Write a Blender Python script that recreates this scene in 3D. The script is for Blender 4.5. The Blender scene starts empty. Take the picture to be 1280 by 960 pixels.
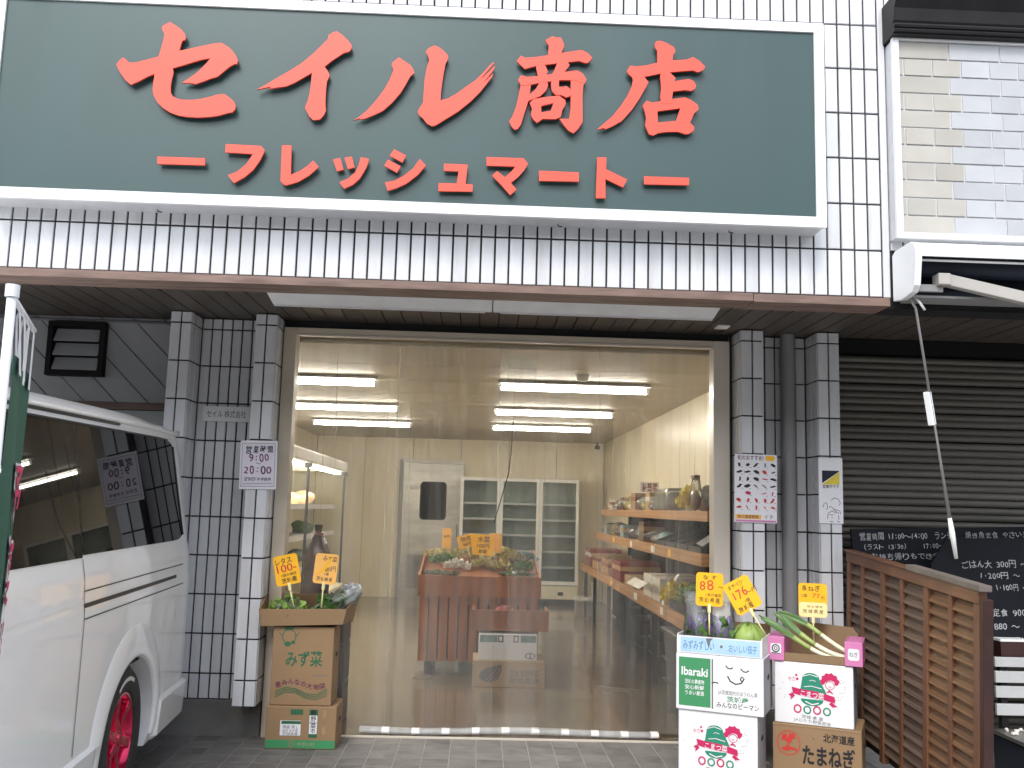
import bpy, bmesh, math, random
from mathutils import Vector, Matrix, Euler
R = math.radians
SC = bpy.context.scene
COL = SC.collection
random.seed(7)

# ------------------------------------------------------------------ camera
cam = bpy.data.cameras.new('camera'); camo = bpy.data.objects.new('camera', cam); COL.objects.link(camo)
cam.sensor_width = 36.0; cam.lens = 36.0 * 1180 / 1280; cam.clip_start = 0.05; cam.clip_end = 500
yaw, pit, rol = R(1.84), R(7.5), R(1.55)
fw = Vector((math.sin(yaw) * math.cos(pit), math.cos(yaw) * math.cos(pit), math.sin(pit)))
rt = Vector((math.cos(yaw), -math.sin(yaw), 0)); up = rt.cross(fw)
r2 = math.cos(rol) * rt + math.sin(rol) * up; u2 = -math.sin(rol) * rt + math.cos(rol) * up
m3 = Matrix((r2, u2, -fw)).transposed()
camo.matrix_world = Matrix.Translation((0, 0, 1.43)) @ m3.to_4x4()
SC.camera = camo

# ------------------------------------------------------------------ sky, sun, exposure
SUN_DIR = Vector((0.30, 0.95, -1.05)).normalized()          # the way the light travels
world = bpy.data.worlds.new('World'); SC.world = world; world.use_nodes = True
wn = world.node_tree; bg = wn.nodes['Background']
sky = wn.nodes.new('ShaderNodeTexSky'); sky.sky_type = 'NISHITA'; sky.sun_disc = False
sky.sun_elevation = math.asin(-SUN_DIR.z); sky.sun_rotation = math.atan2(-SUN_DIR.x, -SUN_DIR.y)
sky.air_density = 1.0; sky.dust_density = 1.6; sky.ozone_density = 1.0
ov = wn.nodes.new('ShaderNodeHueSaturation'); ov.inputs['Saturation'].default_value = 0.38      # overcast: greyer than a clear sky
wn.links.new(sky.outputs[0], ov.inputs['Color']); wn.links.new(ov.outputs[0], bg.inputs[0]); bg.inputs[1].default_value = 0.15
sl = bpy.data.lights.new('sun', 'SUN'); sl.energy = 0.62; sl.angle = R(18); sl.color = (1.0, 0.965, 0.92)
so = bpy.data.objects.new('sun', sl); COL.objects.link(so)
so.rotation_euler = SUN_DIR.to_track_quat('-Z', 'Y').to_euler(); so.location = (-3, -5, 9)
SC.view_settings.view_transform = 'Standard'; SC.view_settings.look = 'None'
SC.view_settings.exposure = 1.4; SC.view_settings.gamma = 1.0
SC.render.engine = 'CYCLES'
SC.cycles.use_denoising = True
SC.cycles.max_bounces = 10; SC.cycles.transparent_max_bounces = 16
SC.cycles.diffuse_bounces = 5; SC.cycles.glossy_bounces = 4
SC.cycles.sample_clamp_indirect = 6.0
TUBE = 18.5

# ------------------------------------------------------------------ materials
MATS = {}
def mat(name, col, rough=0.5, metal=0.0, var=0.0, vscale=8.0, stretch=(1, 1, 1), rand=0.0, bump=0.0, bscale=60.0,
        coat=0.0, dirt=0.0, dirtcol=(0.05, 0.045, 0.04), dscale=3.0, emit=0.0, spec=0.5, wave=None):
    m = bpy.data.materials.new(name); m.use_nodes = True
    nt = m.node_tree; N = nt.nodes; L = nt.links; p = N['Principled BSDF']
    p.inputs['Roughness'].default_value = rough; p.inputs['Metallic'].default_value = metal
    p.inputs['Coat Weight'].default_value = coat; p.inputs['Coat Roughness'].default_value = 0.06
    p.inputs['Specular IOR Level'].default_value = spec
    c4 = (*col, 1)
    p.inputs['Base Color'].default_value = c4
    if emit:
        p.inputs['Emission Color'].default_value = c4; p.inputs['Emission Strength'].default_value = emit
    if var or rand or bump or dirt or wave:
        tc = N.new('ShaderNodeTexCoord'); mp = N.new('ShaderNodeMapping'); L.new(tc.outputs['Object'], mp.inputs[0])
        mp.inputs['Scale'].default_value = stretch
        oi = N.new('ShaderNodeObjectInfo')
        wm = N.new('ShaderNodeMath'); wm.operation = 'MULTIPLY'; wm.inputs[1].default_value = 37.0; L.new(oi.outputs['Random'], wm.inputs[0])
        def noise(sc, det=5):
            n = N.new('ShaderNodeTexNoise'); n.noise_dimensions = '4D'; n.inputs['Scale'].default_value = sc; n.inputs['Detail'].default_value = det
            L.new(mp.outputs[0], n.inputs['Vector']); L.new(wm.outputs[0], n.inputs['W']); return n
        cur = None
        hsv = N.new('ShaderNodeHueSaturation'); hsv.inputs['Color'].default_value = c4
        vsum = N.new('ShaderNodeMath'); vsum.operation = 'ADD'; vsum.inputs[0].default_value = 1.0; vsum.inputs[1].default_value = 0.0
        if var:
            n = noise(vscale); mr = N.new('ShaderNodeMapRange'); mr.inputs[1].default_value = 0.3; mr.inputs[2].default_value = 0.7
            mr.inputs[3].default_value = 1 - var; mr.inputs[4].default_value = 1 + var; L.new(n.outputs[0], mr.inputs[0]); L.new(mr.outputs[0], vsum.inputs[0])
        if rand:
            mr = N.new('ShaderNodeMapRange'); mr.inputs[3].default_value = -rand; mr.inputs[4].default_value = rand
            L.new(oi.outputs['Random'], mr.inputs[0]); L.new(mr.outputs[0], vsum.inputs[1])
        L.new(vsum.outputs[0], hsv.inputs['Value']); cur = hsv.outputs[0]
        if wave:
            w = N.new('ShaderNodeTexWave'); w.inputs['Scale'].default_value = wave[0]; w.inputs['Distortion'].default_value = wave[1]; w.inputs['Detail'].default_value = 3
            w.bands_direction = wave[3] if len(wave) > 3 else 'X'
            L.new(mp.outputs[0], w.inputs['Vector']); mx = N.new('ShaderNodeMix'); mx.data_type = 'RGBA'; mx.blend_type = 'MULTIPLY'
            mr = N.new('ShaderNodeMapRange'); mr.inputs[3].default_value = wave[2]; mr.inputs[4].default_value = 0; L.new(w.outputs['Fac'], mr.inputs[0])
            L.new(mr.outputs[0], mx.inputs[0]); L.new(cur, mx.inputs[6]); mx.inputs[7].default_value = (0.35, 0.28, 0.22, 1); cur = mx.outputs[2]
        if dirt:
            n = noise(dscale, 8); mr = N.new('ShaderNodeMapRange'); mr.inputs[1].default_value = 0.5; mr.inputs[2].default_value = 0.78
            mr.inputs[3].default_value = 0; mr.inputs[4].default_value = dirt; L.new(n.outputs[0], mr.inputs[0])
            mx = N.new('ShaderNodeMix'); mx.data_type = 'RGBA'; L.new(mr.outputs[0], mx.inputs[0]); L.new(cur, mx.inputs[6]); mx.inputs[7].default_value = (*dirtcol, 1); cur = mx.outputs[2]
            ra = N.new('ShaderNodeMath'); ra.operation = 'ADD'; ra.inputs[0].default_value = rough; L.new(mr.outputs[0], ra.inputs[1]); ra.use_clamp = True; L.new(ra.outputs[0], p.inputs['Roughness'])
        L.new(cur, p.inputs['Base Color'])
        if emit: L.new(cur, p.inputs['Emission Color'])
        if bump:
            n = noise(bscale, 4); b = N.new('ShaderNodeBump'); b.inputs['Strength'].default_value = bump; b.inputs['Distance'].default_value = 0.004
            L.new(n.outputs[0], b.inputs['Height']); L.new(b.outputs[0], p.inputs['Normal'])
    MATS[name] = m
    return m
mat('tile', (0.655, 0.665, 0.685), 0.22, var=0.06, vscale=3, rand=0.07, dirt=0.3, dscale=4, stretch=(6, 6, 0.8), dirtcol=(0.30, 0.285, 0.26), bump=0.05, bscale=14)
mat('grout', (0.035, 0.034, 0.034), 0.9, var=0.3, vscale=20)
mat('sign_green', (0.031, 0.068, 0.066), 0.30, var=0.07, vscale=0.9, dirt=0.22, dscale=2.5, stretch=(2.2, 1, 0.35), dirtcol=(0.065, 0.095, 0.092))
mat('coral', (0.78, 0.082, 0.045), 0.4, var=0.03, vscale=4)
mat('white_alu', (0.82, 0.83, 0.84), 0.35, var=0.04, vscale=4, dirt=0.08, dscale=6)
mat('sign_under', (0.62, 0.63, 0.65), 0.3, var=0.06, vscale=6, dirt=0.2, dscale=4)
mat('brown_trim', (0.19, 0.125, 0.1), 0.6, var=0.25, vscale=5, stretch=(1, 8, 8), dirt=0.4, dscale=4, bump=0.2)
mat('soffit', (0.088, 0.073, 0.060), 0.5, var=0.12, vscale=10, stretch=(6, 0.7, 1), rand=0.08, bump=0.08, bscale=40)
mat('dark_metal', (0.016, 0.015, 0.016), 0.5, var=0.2, spec=0.25)
mat('black', (0.008, 0.008, 0.009), 0.6, spec=0.2)
mat('fixture', (0.82, 0.82, 0.81), 0.45, var=0.06, dirt=0.1)
mat('concrete', (0.17, 0.165, 0.155), 0.85, var=0.2, vscale=4, bump=0.3, bscale=50, dirt=0.5, dscale=3, dirtcol=(0.06, 0.06, 0.055))
mat('bounce_forecourt', (0.40, 0.39, 0.37), 0.85, var=0.12, vscale=3, bump=0.2, bscale=80, dirt=0.25, dscale=2, dirtcol=(0.25, 0.24, 0.22))
mat('asphalt', (0.085, 0.085, 0.087), 0.9, var=0.25, vscale=30, bump=0.5, bscale=200)
mat('paver', (0.155, 0.148, 0.142), 0.55, var=0.16, vscale=9, rand=0.17, bump=0.15, bscale=50, dirt=0.35, dscale=6, dirtcol=(0.06, 0.055, 0.05))
mat('paver_joint', (0.36, 0.345, 0.32), 0.9, var=0.2, vscale=30)
mat('siding', (0.38, 0.385, 0.395), 0.5, var=0.06, vscale=6, rand=0.05)
mat('shutter', (0.125, 0.115, 0.097), 0.45, metal=0.1, var=0.15, vscale=4, stretch=(0.6, 1, 8), rand=0.14, dirt=0.35, dscale=3)
mat('card', (0.29, 0.185, 0.098), 0.8, var=0.05, vscale=5, bump=0.08, bscale=90, stretch=(1, 1, 1), dirt=0.12, dscale=3, dirtcol=(0.28, 0.17, 0.1))
mat('card_pale', (0.46, 0.33, 0.21), 0.8, var=0.06, vscale=5)
mat('card_in', (0.25, 0.165, 0.09), 0.85, var=0.06, vscale=6)
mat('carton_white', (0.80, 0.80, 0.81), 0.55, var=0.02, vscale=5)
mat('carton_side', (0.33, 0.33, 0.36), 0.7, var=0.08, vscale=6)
mat('ink_green', (0.03, 0.13, 0.06), 0.6)
mat('ink_green2', (0.05, 0.27, 0.11), 0.6)
mat('ink_teal', (0.02, 0.24, 0.15), 0.6)
mat('ink_mag', (0.55, 0.015, 0.11), 0.6)
mat('ink_black', (0.014, 0.013, 0.015), 0.6)
mat('ink_purple', (0.12, 0.01, 0.07), 0.6)
mat('ink_red', (0.55, 0.04, 0.03), 0.6)
mat('ink_blue', (0.05, 0.22, 0.45), 0.6)
mat('ink_grey', (0.16, 0.16, 0.17), 0.6)
mat('ink_white', (0.8, 0.8, 0.8), 0.6)
mat('pale_blue', (0.42, 0.62, 0.80), 0.55, var=0.1, vscale=9)
mat('pink', (0.62, 0.2, 0.42), 0.55, var=0.05)
mat('yellow_card', (0.92, 0.47, 0.008), 0.45, var=0.03)
mat('pale_card', (0.9, 0.72, 0.33), 0.45)
mat('amber_card', (0.9, 0.48, 0.12), 0.45)
mat('clip', (0.75, 0.68, 0.36), 0.4)
mat('paper', (0.78, 0.77, 0.80), 0.5, var=0.02)
mat('paper_lilac', (0.72, 0.68, 0.76), 0.5, var=0.02)
mat('van_paint', (0.90, 0.90, 0.895), 0.3, coat=0.9, var=0.01, vscale=2)
mat('van_trim', (0.015, 0.015, 0.016), 0.5)
mat('van_glass', (0.006, 0.006, 0.007), 0.02, spec=0.12)
mat('rubber', (0.022, 0.022, 0.023), 0.75, bump=0.2, bscale=40)
mat('tyre_letter', (0.5, 0.5, 0.48), 0.7, var=0.2)
mat('rim_red', (0.62, 0.008, 0.075), 0.22, metal=0.75, coat=0.6)
mat('chrome', (0.7, 0.7, 0.7), 0.15, metal=1.0)
mat('iwall', (0.80, 0.72, 0.55), 0.35, var=0.025, vscale=1.3, rand=0.03, dirt=0.06, dscale=1.5, dirtcol=(0.4, 0.33, 0.22))
mat('iseam', (0.36, 0.31, 0.22), 0.7)
mat('iceil', (0.56, 0.51, 0.43), 0.6, var=0.04, vscale=1.5, rand=0.03, dirt=0.1, dscale=2, dirtcol=(0.4, 0.33, 0.24))
mat('ifloor', (0.185, 0.15, 0.112), 0.17, var=0.14, vscale=1.2, dirt=0.16, dscale=1.6, dirtcol=(0.11, 0.085, 0.065), coat=0.25)
mat('stainless', (0.40, 0.385, 0.36), 0.42, metal=1.0, var=0.12, vscale=4, stretch=(1, 1, 5), bump=0.06, bscale=9, dirt=0.2, dscale=2)
mat('beige_frame', (0.60, 0.525, 0.42), 0.35, var=0.05, vscale=3, dirt=0.12, dscale=4)
mat('pale_frame', (0.66, 0.60, 0.52), 0.3, var=0.05, vscale=3)
mat('wood_stand', (0.36, 0.13, 0.052), 0.5, var=0.12, vscale=6, rand=0.08, wave=(3.0, 4.0, 0.35), stretch=(1, 1, 0.4))
mat('wood_shelf', (0.46, 0.24, 0.10), 0.5, var=0.1, vscale=6, rand=0.05, wave=(2.5, 4.0, 0.3, 'Z'), stretch=(1, 0.3, 3))
mat('wood_honey', (0.19, 0.098, 0.044), 0.55, var=0.16, vscale=5, rand=0.15, wave=(4.0, 5.0, 0.4, 'Z'), stretch=(1, 0.35, 4), dirt=0.35, dscale=2.5, dirtcol=(0.12, 0.085, 0.065))
mat('wood_louver', (0.15, 0.10, 0.072), 0.5, var=0.16, vscale=5, rand=0.2, wave=(4.0, 5.0, 0.4, 'Z'), stretch=(1, 0.35, 4), dirt=0.35, dscale=2.5, dirtcol=(0.12, 0.085, 0.065))
mat('wood_frame', (0.18, 0.082, 0.042), 0.42, var=0.14, vscale=5, wave=(4.0, 4.0, 0.3), stretch=(1, 1, 0.35), dirt=0.3, dscale=3, dirtcol=(0.13, 0.07, 0.045))
mat('wood_red', (0.038, 0.014, 0.012), 0.45, var=0.3, vscale=5)
mat('rack_white', (0.50, 0.51, 0.51), 0.5, var=0.06, dirt=0.2)
mat('awning_grey', (0.42, 0.40, 0.37), 0.5, var=0.06, dirt=0.15)
mat('across', (0.42, 0.41, 0.39), 0.8, var=0.1, vscale=0.5)
mat('grey_cap', (0.17, 0.145, 0.125), 0.55, var=0.2, dirt=0.3)
mat('chalkboard', (0.010, 0.011, 0.015), 0.6, var=0.25, vscale=3, spec=0.15)
mat('chalk', (0.40, 0.40, 0.41), 0.9, var=0.3, vscale=40)
mat('navy', (0.006, 0.012, 0.026), 0.6, var=0.3, vscale=5)
mat('brick', (0.44, 0.455, 0.475), 0.75, var=0.07, vscale=5, rand=0.08, bump=0.35, bscale=20, dirt=0.3, dscale=4, dirtcol=(0.40, 0.395, 0.385))
mat('brick_warm', (0.42, 0.405, 0.365), 0.75, var=0.08, vscale=5, rand=0.07, bump=0.35, bscale=20, dirt=0.35, dscale=4, dirtcol=(0.34, 0.32, 0.28))
mat('mortar', (0.60, 0.61, 0.62), 0.85, var=0.08, vscale=20)
mat('flag_green', (0.014, 0.095, 0.06), 0.7, var=0.12, vscale=3)
mat('flag_white', (0.78, 0.8, 0.83), 0.6)
mat('pipe', (0.25, 0.245, 0.245), 0.5, var=0.08, vscale=3)
mat('lettuce', (0.27, 0.42, 0.09), 0.5, var=0.35, vscale=25)
mat('greens', (0.085, 0.19, 0.04), 0.5, var=0.4, vscale=25)
mat('cabbage', (0.30, 0.43, 0.10), 0.45, var=0.15, vscale=12, wave=(2.0, 6.0, 0.2))
mat('leek_green', (0.10, 0.2, 0.055), 0.4, var=0.25, vscale=9)
mat('leek_mid', (0.36, 0.45, 0.14), 0.4, var=0.15, vscale=9)
mat('leek_white', (0.78, 0.76, 0.56), 0.35, var=0.05)
mat('eggplant', (0.11, 0.03, 0.28), 0.2, var=0.3, coat=0.4)
mat('straw', (0.50, 0.45, 0.2), 0.6, var=0.3, vscale=20)
mat('flower_y', (0.72, 0.58, 0.05), 0.5, var=0.2, vscale=20)
mat('goods_tan', (0.40, 0.26, 0.14), 0.5, var=0.25, vscale=15, rand=0.2)
mat('goods_white', (0.68, 0.65, 0.58), 0.4, var=0.15, vscale=12, rand=0.1)
mat('goods_red', (0.23, 0.05, 0.042), 0.45, var=0.3, vscale=12, rand=0.15)
mat('goods_brown', (0.12, 0.06, 0.035), 0.3, var=0.35, vscale=14, rand=0.2)
mat('goods_blue', (0.25, 0.36, 0.36), 0.35, var=0.3, vscale=14, rand=0.15)
mat('plum', (0.06, 0.028, 0.035), 0.18, var=0.5, vscale=14, coat=0.4)
mat('crate_black', (0.016, 0.017, 0.021), 0.4, var=0.2)
mat('fridge_in', (0.40, 0.47, 0.44), 0.4, var=0.06, vscale=4)
mat('fridge_body', (0.66, 0.60, 0.46), 0.35, var=0.03)
mat('case_in', (0.82, 0.78, 0.6), 0.4, var=0.1, vscale=6)
mat('tube_light', (1.0, 0.955, 0.85), 0.4, emit=TUBE)
mat('case_light', (1.0, 0.95, 0.8), 0.4, emit=TUBE * 3.6)

def clear_mat(name, haze, gloss_rough, tint, streak=0.0, ior=1.4, hazecol=(0.75, 0.74, 0.72)):
    """clear sheet: see-through with Fresnel gloss and a little milky scatter"""
    m = bpy.data.materials.new(name); m.use_nodes = True; nt = m.node_tree; N = nt.nodes; L = nt.links
    for n in list(N):
        if n.type != 'OUTPUT_MATERIAL': N.remove(n)
    out = N['Material Output']; tr = N.new('ShaderNodeBsdfTransparent'); tr.inputs[0].default_value = (*tint, 1)
    df = N.new('ShaderNodeBsdfDiffuse'); df.inputs[0].default_value = (*hazecol, 1)
    tl = N.new('ShaderNodeBsdfTranslucent'); tl.inputs[0].default_value = (*hazecol, 1)
    md = N.new('ShaderNodeMixShader'); md.inputs[0].default_value = 0.5; L.new(df.outputs[0], md.inputs[1]); L.new(tl.outputs[0], md.inputs[2])
    m1 = N.new('ShaderNodeMixShader'); L.new(tr.outputs[0], m1.inputs[1]); L.new(md.outputs[0], m1.inputs[2])
    gl = N.new('ShaderNodeBsdfGlossy'); gl.inputs['Roughness'].default_value = gloss_rough
    fr = N.new('ShaderNodeFresnel'); fr.inputs[0].default_value = ior
    m2 = N.new('ShaderNodeMixShader'); L.new(fr.outputs[0], m2.inputs[0]); L.new(m1.outputs[0], m2.inputs[1]); L.new(gl.outputs[0], m2.inputs[2])
    tc = N.new('ShaderNodeTexCoord'); mp = N.new('ShaderNodeMapping'); L.new(tc.outputs['Object'], mp.inputs[0]); mp.inputs['Scale'].default_value = (9, 1, 0.35)
    n1 = N.new('ShaderNodeTexNoise'); n1.inputs['Scale'].default_value = 1.2; n1.inputs['Detail'].default_value = 6; L.new(mp.outputs[0], n1.inputs[0])
    mr = N.new('ShaderNodeMapRange'); mr.inputs[1].default_value = 0.35; mr.inputs[2].default_value = 0.75; mr.inputs[3].default_value = haze; mr.inputs[4].default_value = haze + streak
    L.new(n1.outputs[0], mr.inputs[0]); L.new(mr.outputs[0], m1.inputs[0])
    L.new(m2.outputs[0], out.inputs[0]); MATS[name] = m
clear_mat('vinyl', 0.045, 0.07, (0.95, 0.935, 0.91), 0.22, 1.5)
clear_mat('vinyl_edge', 0.55, 0.2, (0.9, 0.9, 0.9), 0.35, 1.4, (0.85, 0.86, 0.87))
clear_mat('glass', 0.01, 0.02, (0.93, 0.95, 0.94), 0.02, 1.45)
clear_mat('film_milky', 0.22, 0.12, (0.9, 0.92, 0.9), 0.35, 1.5, (0.9, 0.93, 0.92))
clear_mat('film', 0.10, 0.10, (0.92, 0.93, 0.92), 0.30, 1.6, (0.85, 0.87, 0.88))

# ------------------------------------------------------------------ object helpers
def tag(o, label=None, cat=None, group=None, kind=None):
    if label: o['label'] = label
    if cat: o['category'] = cat
    if group: o['group'] = group
    if kind: o['kind'] = kind
    return o
def thing(name, label, cat, loc=(0, 0, 0), rz=0.0, group=None, rot=None):
    o = bpy.data.objects.new(name, None); COL.objects.link(o); o.empty_display_size = 0.1
    o.location = loc; o.rotation_euler = rot if rot else (0, 0, rz)
    return tag(o, label, cat, group)
def link(name, me, parent=None, loc=None, rot=None, m=None):
    o = bpy.data.objects.new(name, me); COL.objects.link(o)
    if parent: o.parent = parent
    if loc is not None: o.location = loc
    if rot is not None: o.rotation_euler = rot
    if m and not me.materials: me.materials.append(MATS[m])
    return o
class MB:
    def __init__(s): s.v = []; s.f = []
    def add(s, vs, fs):
        k = len(s.v); s.v += [tuple(v) for v in vs]; s.f += [tuple(i + k for i in f) for f in fs]; return s
    def box(s, x0, x1, y0, y1, z0, z1):
        return s.add([(x0, y0, z0), (x1, y0, z0), (x1, y1, z0), (x0, y1, z0), (x0, y0, z1), (x1, y0, z1), (x1, y1, z1), (x0, y1, z1)],
                     [(0, 3, 2, 1), (4, 5, 6, 7), (0, 1, 5, 4), (1, 2, 6, 5), (2, 3, 7, 6), (3, 0, 4, 7)])
    def tube(s, pts, rad, n=8, cap=True):
        pts = [Vector(p) for p in pts]; rads = rad if isinstance(rad, (list, tuple)) else [rad] * len(pts)
        k = len(s.v); prev = None
        for i, p in enumerate(pts):
            t = (pts[min(i + 1, len(pts) - 1)] - pts[max(i - 1, 0)]).normalized()
            a = prev if prev is not None else (Vector((0, 0, 1)) if abs(t.z) < 0.9 else Vector((1, 0, 0)))
            b = t.cross(a).normalized(); a = b.cross(t).normalized(); prev = a
            for j in range(n):
                q = 2 * math.pi * j / n; s.v.append(tuple(p + (a * math.cos(q) + b * math.sin(q)) * rads[i]))
        for i in range(len(pts) - 1):
            for j in range(n):
                s.f.append((k + i * n + j, k + i * n + (j + 1) % n, k + (i + 1) * n + (j + 1) % n, k + (i + 1) * n + j))
        if cap:
            s.f.append(tuple(k + j for j in range(n))[::-1]); s.f.append(tuple(k + (len(pts) - 1) * n + j for j in range(n)))
        return s
    def lathe(s, prof, n=16, c=(0, 0, 0)):
        k = len(s.v)
        for r, z in prof:
            for j in range(n):
                q = 2 * math.pi * j / n; s.v.append((c[0] + r * math.cos(q), c[1] + r * math.sin(q), c[2] + z))
        for i in range(len(prof) - 1):
            for j in range(n):
                s.f.append((k + i * n + j, k + i * n + (j + 1) % n, k + (i + 1) * n + (j + 1) % n, k + (i + 1) * n + j))
        s.f.append(tuple(k + j for j in range(n))[::-1]); s.f.append(tuple(k + (len(prof) - 1) * n + j for j in range(n)))
        return s
    def poly(s, loops, y0, y1=None):
        """outline (with optional holes) in the x-z plane, front at y0, back at y1 (None: flat)"""
        bm = bmesh.new(); edges = []
        for lp in loops:
            vs = [bm.verts.new((x, 0, z)) for x, z in lp]
            edges += [bm.edges.new((vs[i], vs[(i + 1) % len(vs)])) for i in range(len(vs))]
        bmesh.ops.triangle_fill(bm, use_beauty=True, use_dissolve=False, edges=edges)
        bm.verts.index_update(); V = [v.co.copy() for v in bm.verts]; F = []
        for f in bm.faces:
            ids = [v.index for v in f.verts]
            if f.normal.y > 0: ids.reverse()
            F.append(ids)
        bm.free()
        s.add([(v.x, y0, v.z) for v in V], F)
        if y1 is not None:
            s.add([(v.x, y1, v.z) for v in V], [f[::-1] for f in F])
            for lp in loops:
                n = len(lp); s.add([(x, y0, z) for x, z in lp] + [(x, y1, z) for x, z in lp], [(i, (i + 1) % n, n + (i + 1) % n, n + i) for i in range(n)])
        return s
    def grid(s, fn, nu, nv, closeu=False):
        k = len(s.v)
        for i in range(nu):
            for j in range(nv): s.v.append(tuple(fn(i / (nu if closeu else nu - 1), j / (nv - 1))))
        for i in range(nu if closeu else nu - 1):
            for j in range(nv - 1):
                a, b = k + i * nv, k + ((i + 1) % nu) * nv; s.f.append((a + j, b + j, b + j + 1, a + j + 1))
        return s
    def mesh(s, name, m=None, smooth=False, angle=None):
        me = bpy.data.meshes.new(name); me.from_pydata(s.v, [], s.f); me.update()
        if m: me.materials.append(MATS[m])
        if smooth or angle:
            me.polygons.foreach_set('use_smooth', [True] * len(me.polygons))
            if angle: me.set_sharp_from_angle(angle=R(angle))
        return me
    def obj(s, name, m, parent=None, bevel=0.0, smooth=False, angle=None, loc=None, rot=None, seg=2):
        o = link(name, s.mesh(name, m, smooth, angle), parent, loc, rot)
        if bevel:
            b = o.modifiers.new('bevel', 'BEVEL'); b.width = bevel; b.segments = seg; b.limit_method = 'ANGLE'
        return o
def bx(*a): return MB().box(*a)
def structure(o): o['kind'] = 'structure'; return o
def chamfer_box(w, h, t, ch=0.002):
    """tile: local x = width, z = height, front at y = -t"""
    a, b = w / 2, h / 2; mb = MB()
    mb.add([(-a, 0, -b), (a, 0, -b), (a, 0, b), (-a, 0, b), (-a, -t + ch, -b), (a, -t + ch, -b), (a, -t + ch, b), (-a, -t + ch, b),
            (-a + ch, -t, -b + ch), (a - ch, -t, -b + ch), (a - ch, -t, b - ch), (-a + ch, -t, b - ch)],
           [(8, 9, 10, 11), (0, 1, 5, 4), (1, 2, 6, 5), (2, 3, 7, 6), (3, 0, 4, 7), (4, 5, 9, 8), (5, 6, 10, 9), (6, 7, 11, 10), (7, 4, 8, 11)])
    return mb
CACHE = {}
def tile(name, w, h, t, m, parent, loc, rz=0.0, ch=0.002, rx=0.0):
    key = (name, round(w, 4), round(h, 4), round(t, 4), m)
    if key not in CACHE: CACHE[key] = chamfer_box(w, h, t, ch).mesh(name, m)
    return link(name, CACHE[key], parent, loc, (rx, 0, rz))
def text_mb(lines, y=0.0, mb=None):
    """flat lettering in the x-z plane; lines: (text, x centre, z baseline centre, size, weight[, tilt, width])"""
    mb = mb or MB(); mb.groups = []; dg = None; todo = []
    for gi, ln in enumerate(lines): todo += [(gi, q) for q in (ln if isinstance(ln, list) else [ln])]
    for gi, ln in todo:
        t, x, z, size = ln[:4]; wgt = ln[4] if len(ln) > 4 else 0.0; tilt = ln[5] if len(ln) > 5 else 0.0; wid = ln[6] if len(ln) > 6 else None
        c = bpy.data.curves.new('txt', 'FONT'); c.body = t; c.size = size; c.offset = wgt * size; c.align_x = 'CENTER'; c.align_y = 'CENTER'; c.resolution_u = 3
        o = bpy.data.objects.new('txt', c); e = o; me = o.to_mesh()
        V = [v.co.copy() for v in me.vertices]; F = [tuple(p.vertices) for p in me.polygons]; e.to_mesh_clear()
        bpy.data.objects.remove(o); bpy.data.curves.remove(c)
        if not V: continue
        k = 1.0
        if wid:
            ex = max(v.x for v in V) - min(v.x for v in V); k = wid / ex
        cx = (max(v.x for v in V) + min(v.x for v in V)) / 2; cy = (max(v.y for v in V) + min(v.y for v in V)) / 2
        ca, sa = math.cos(R(tilt)), math.sin(R(tilt)); P = []
        for v in V:
            a, b = (v.x - cx) * k, v.y - cy; P.append((x + a * ca - b * sa, y, z + a * sa + b * ca))
        mb.add(P, F); mb.groups += [gi] * len(F)
    return mb
def hand(t, x, z, size, wgt, width, seed):
    """one hand-written line: every character a little off"""
    rr = random.Random(seed); adv = [1.0 if ord(c) > 255 else 0.55 for c in t]; tot = sum(adv); k = width / tot; cx = x - width / 2; out = []
    for c, a in zip(t, adv):
        if c != ' ': out.append((c, cx + a * k / 2, z + rr.uniform(-0.06, 0.06) * size, size * rr.uniform(0.85, 1.1), wgt * rr.uniform(0.6, 1.4), rr.uniform(-9, 9), min(a * k * rr.uniform(0.72, 0.95), size * 1.2) if c not in '1:-.()～〜,' else None))
        cx += a * k
    return out
def letters(lines, y, name, m, parent):
    """one part per line of lettering"""
    for ln in lines:
        if name == 'chalk_writing':
            run = []; last = None
            for q in ln:
                if last is not None and q[1] - last > 0.95 * q[3]: text_mb([run], y).obj(name, m, parent); run = []
                run.append(q); last = q[1]
            ln = run
        text_mb([ln], y).obj(name, m, parent)
def disc(cx, cz, rx, rz=None, n=20, a0=0, a1=360):
    rz = rz or rx; return [(cx + rx * math.cos(R(a0 + (a1 - a0) * i / n)), cz + rz * math.sin(R(a0 + (a1 - a0) * i / n))) for i in range(n + (0 if a1 - a0 == 360 else 1))]
def rect(x0, x1, z0, z1): return [(x0, z0), (x1, z0), (x1, z1), (x0, z1)]
def stroke(pts, w):
    """flat brush line as an outline; w one width or a list"""
    n = len(pts); ws = w if isinstance(w, (list, tuple)) else [w] * n; L_ = []; R_ = []
    for i in range(n):
        a = Vector(pts[max(i - 1, 0)]); b = Vector(pts[min(i + 1, n - 1)]); d = (b - a).normalized(); q = Vector((-d.y, d.x)) * ws[i] / 2
        L_.append(tuple(Vector(pts[i]) + q)); R_.append(tuple(Vector(pts[i]) - q))
    return L_ + R_[::-1]
def rrect(x0, x1, z0, z1, r, n=4):
    o = []
    for cx, cz, a in ((x1 - r, z1 - r, 0), (x0 + r, z1 - r, 90), (x0 + r, z0 + r, 180), (x1 - r, z0 + r, 270)):
        o += [(cx + r * math.cos(R(a + 90 * i / n)), cz + r * math.sin(R(a + 90 * i / n))) for i in range(n + 1)]
    return o

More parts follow.
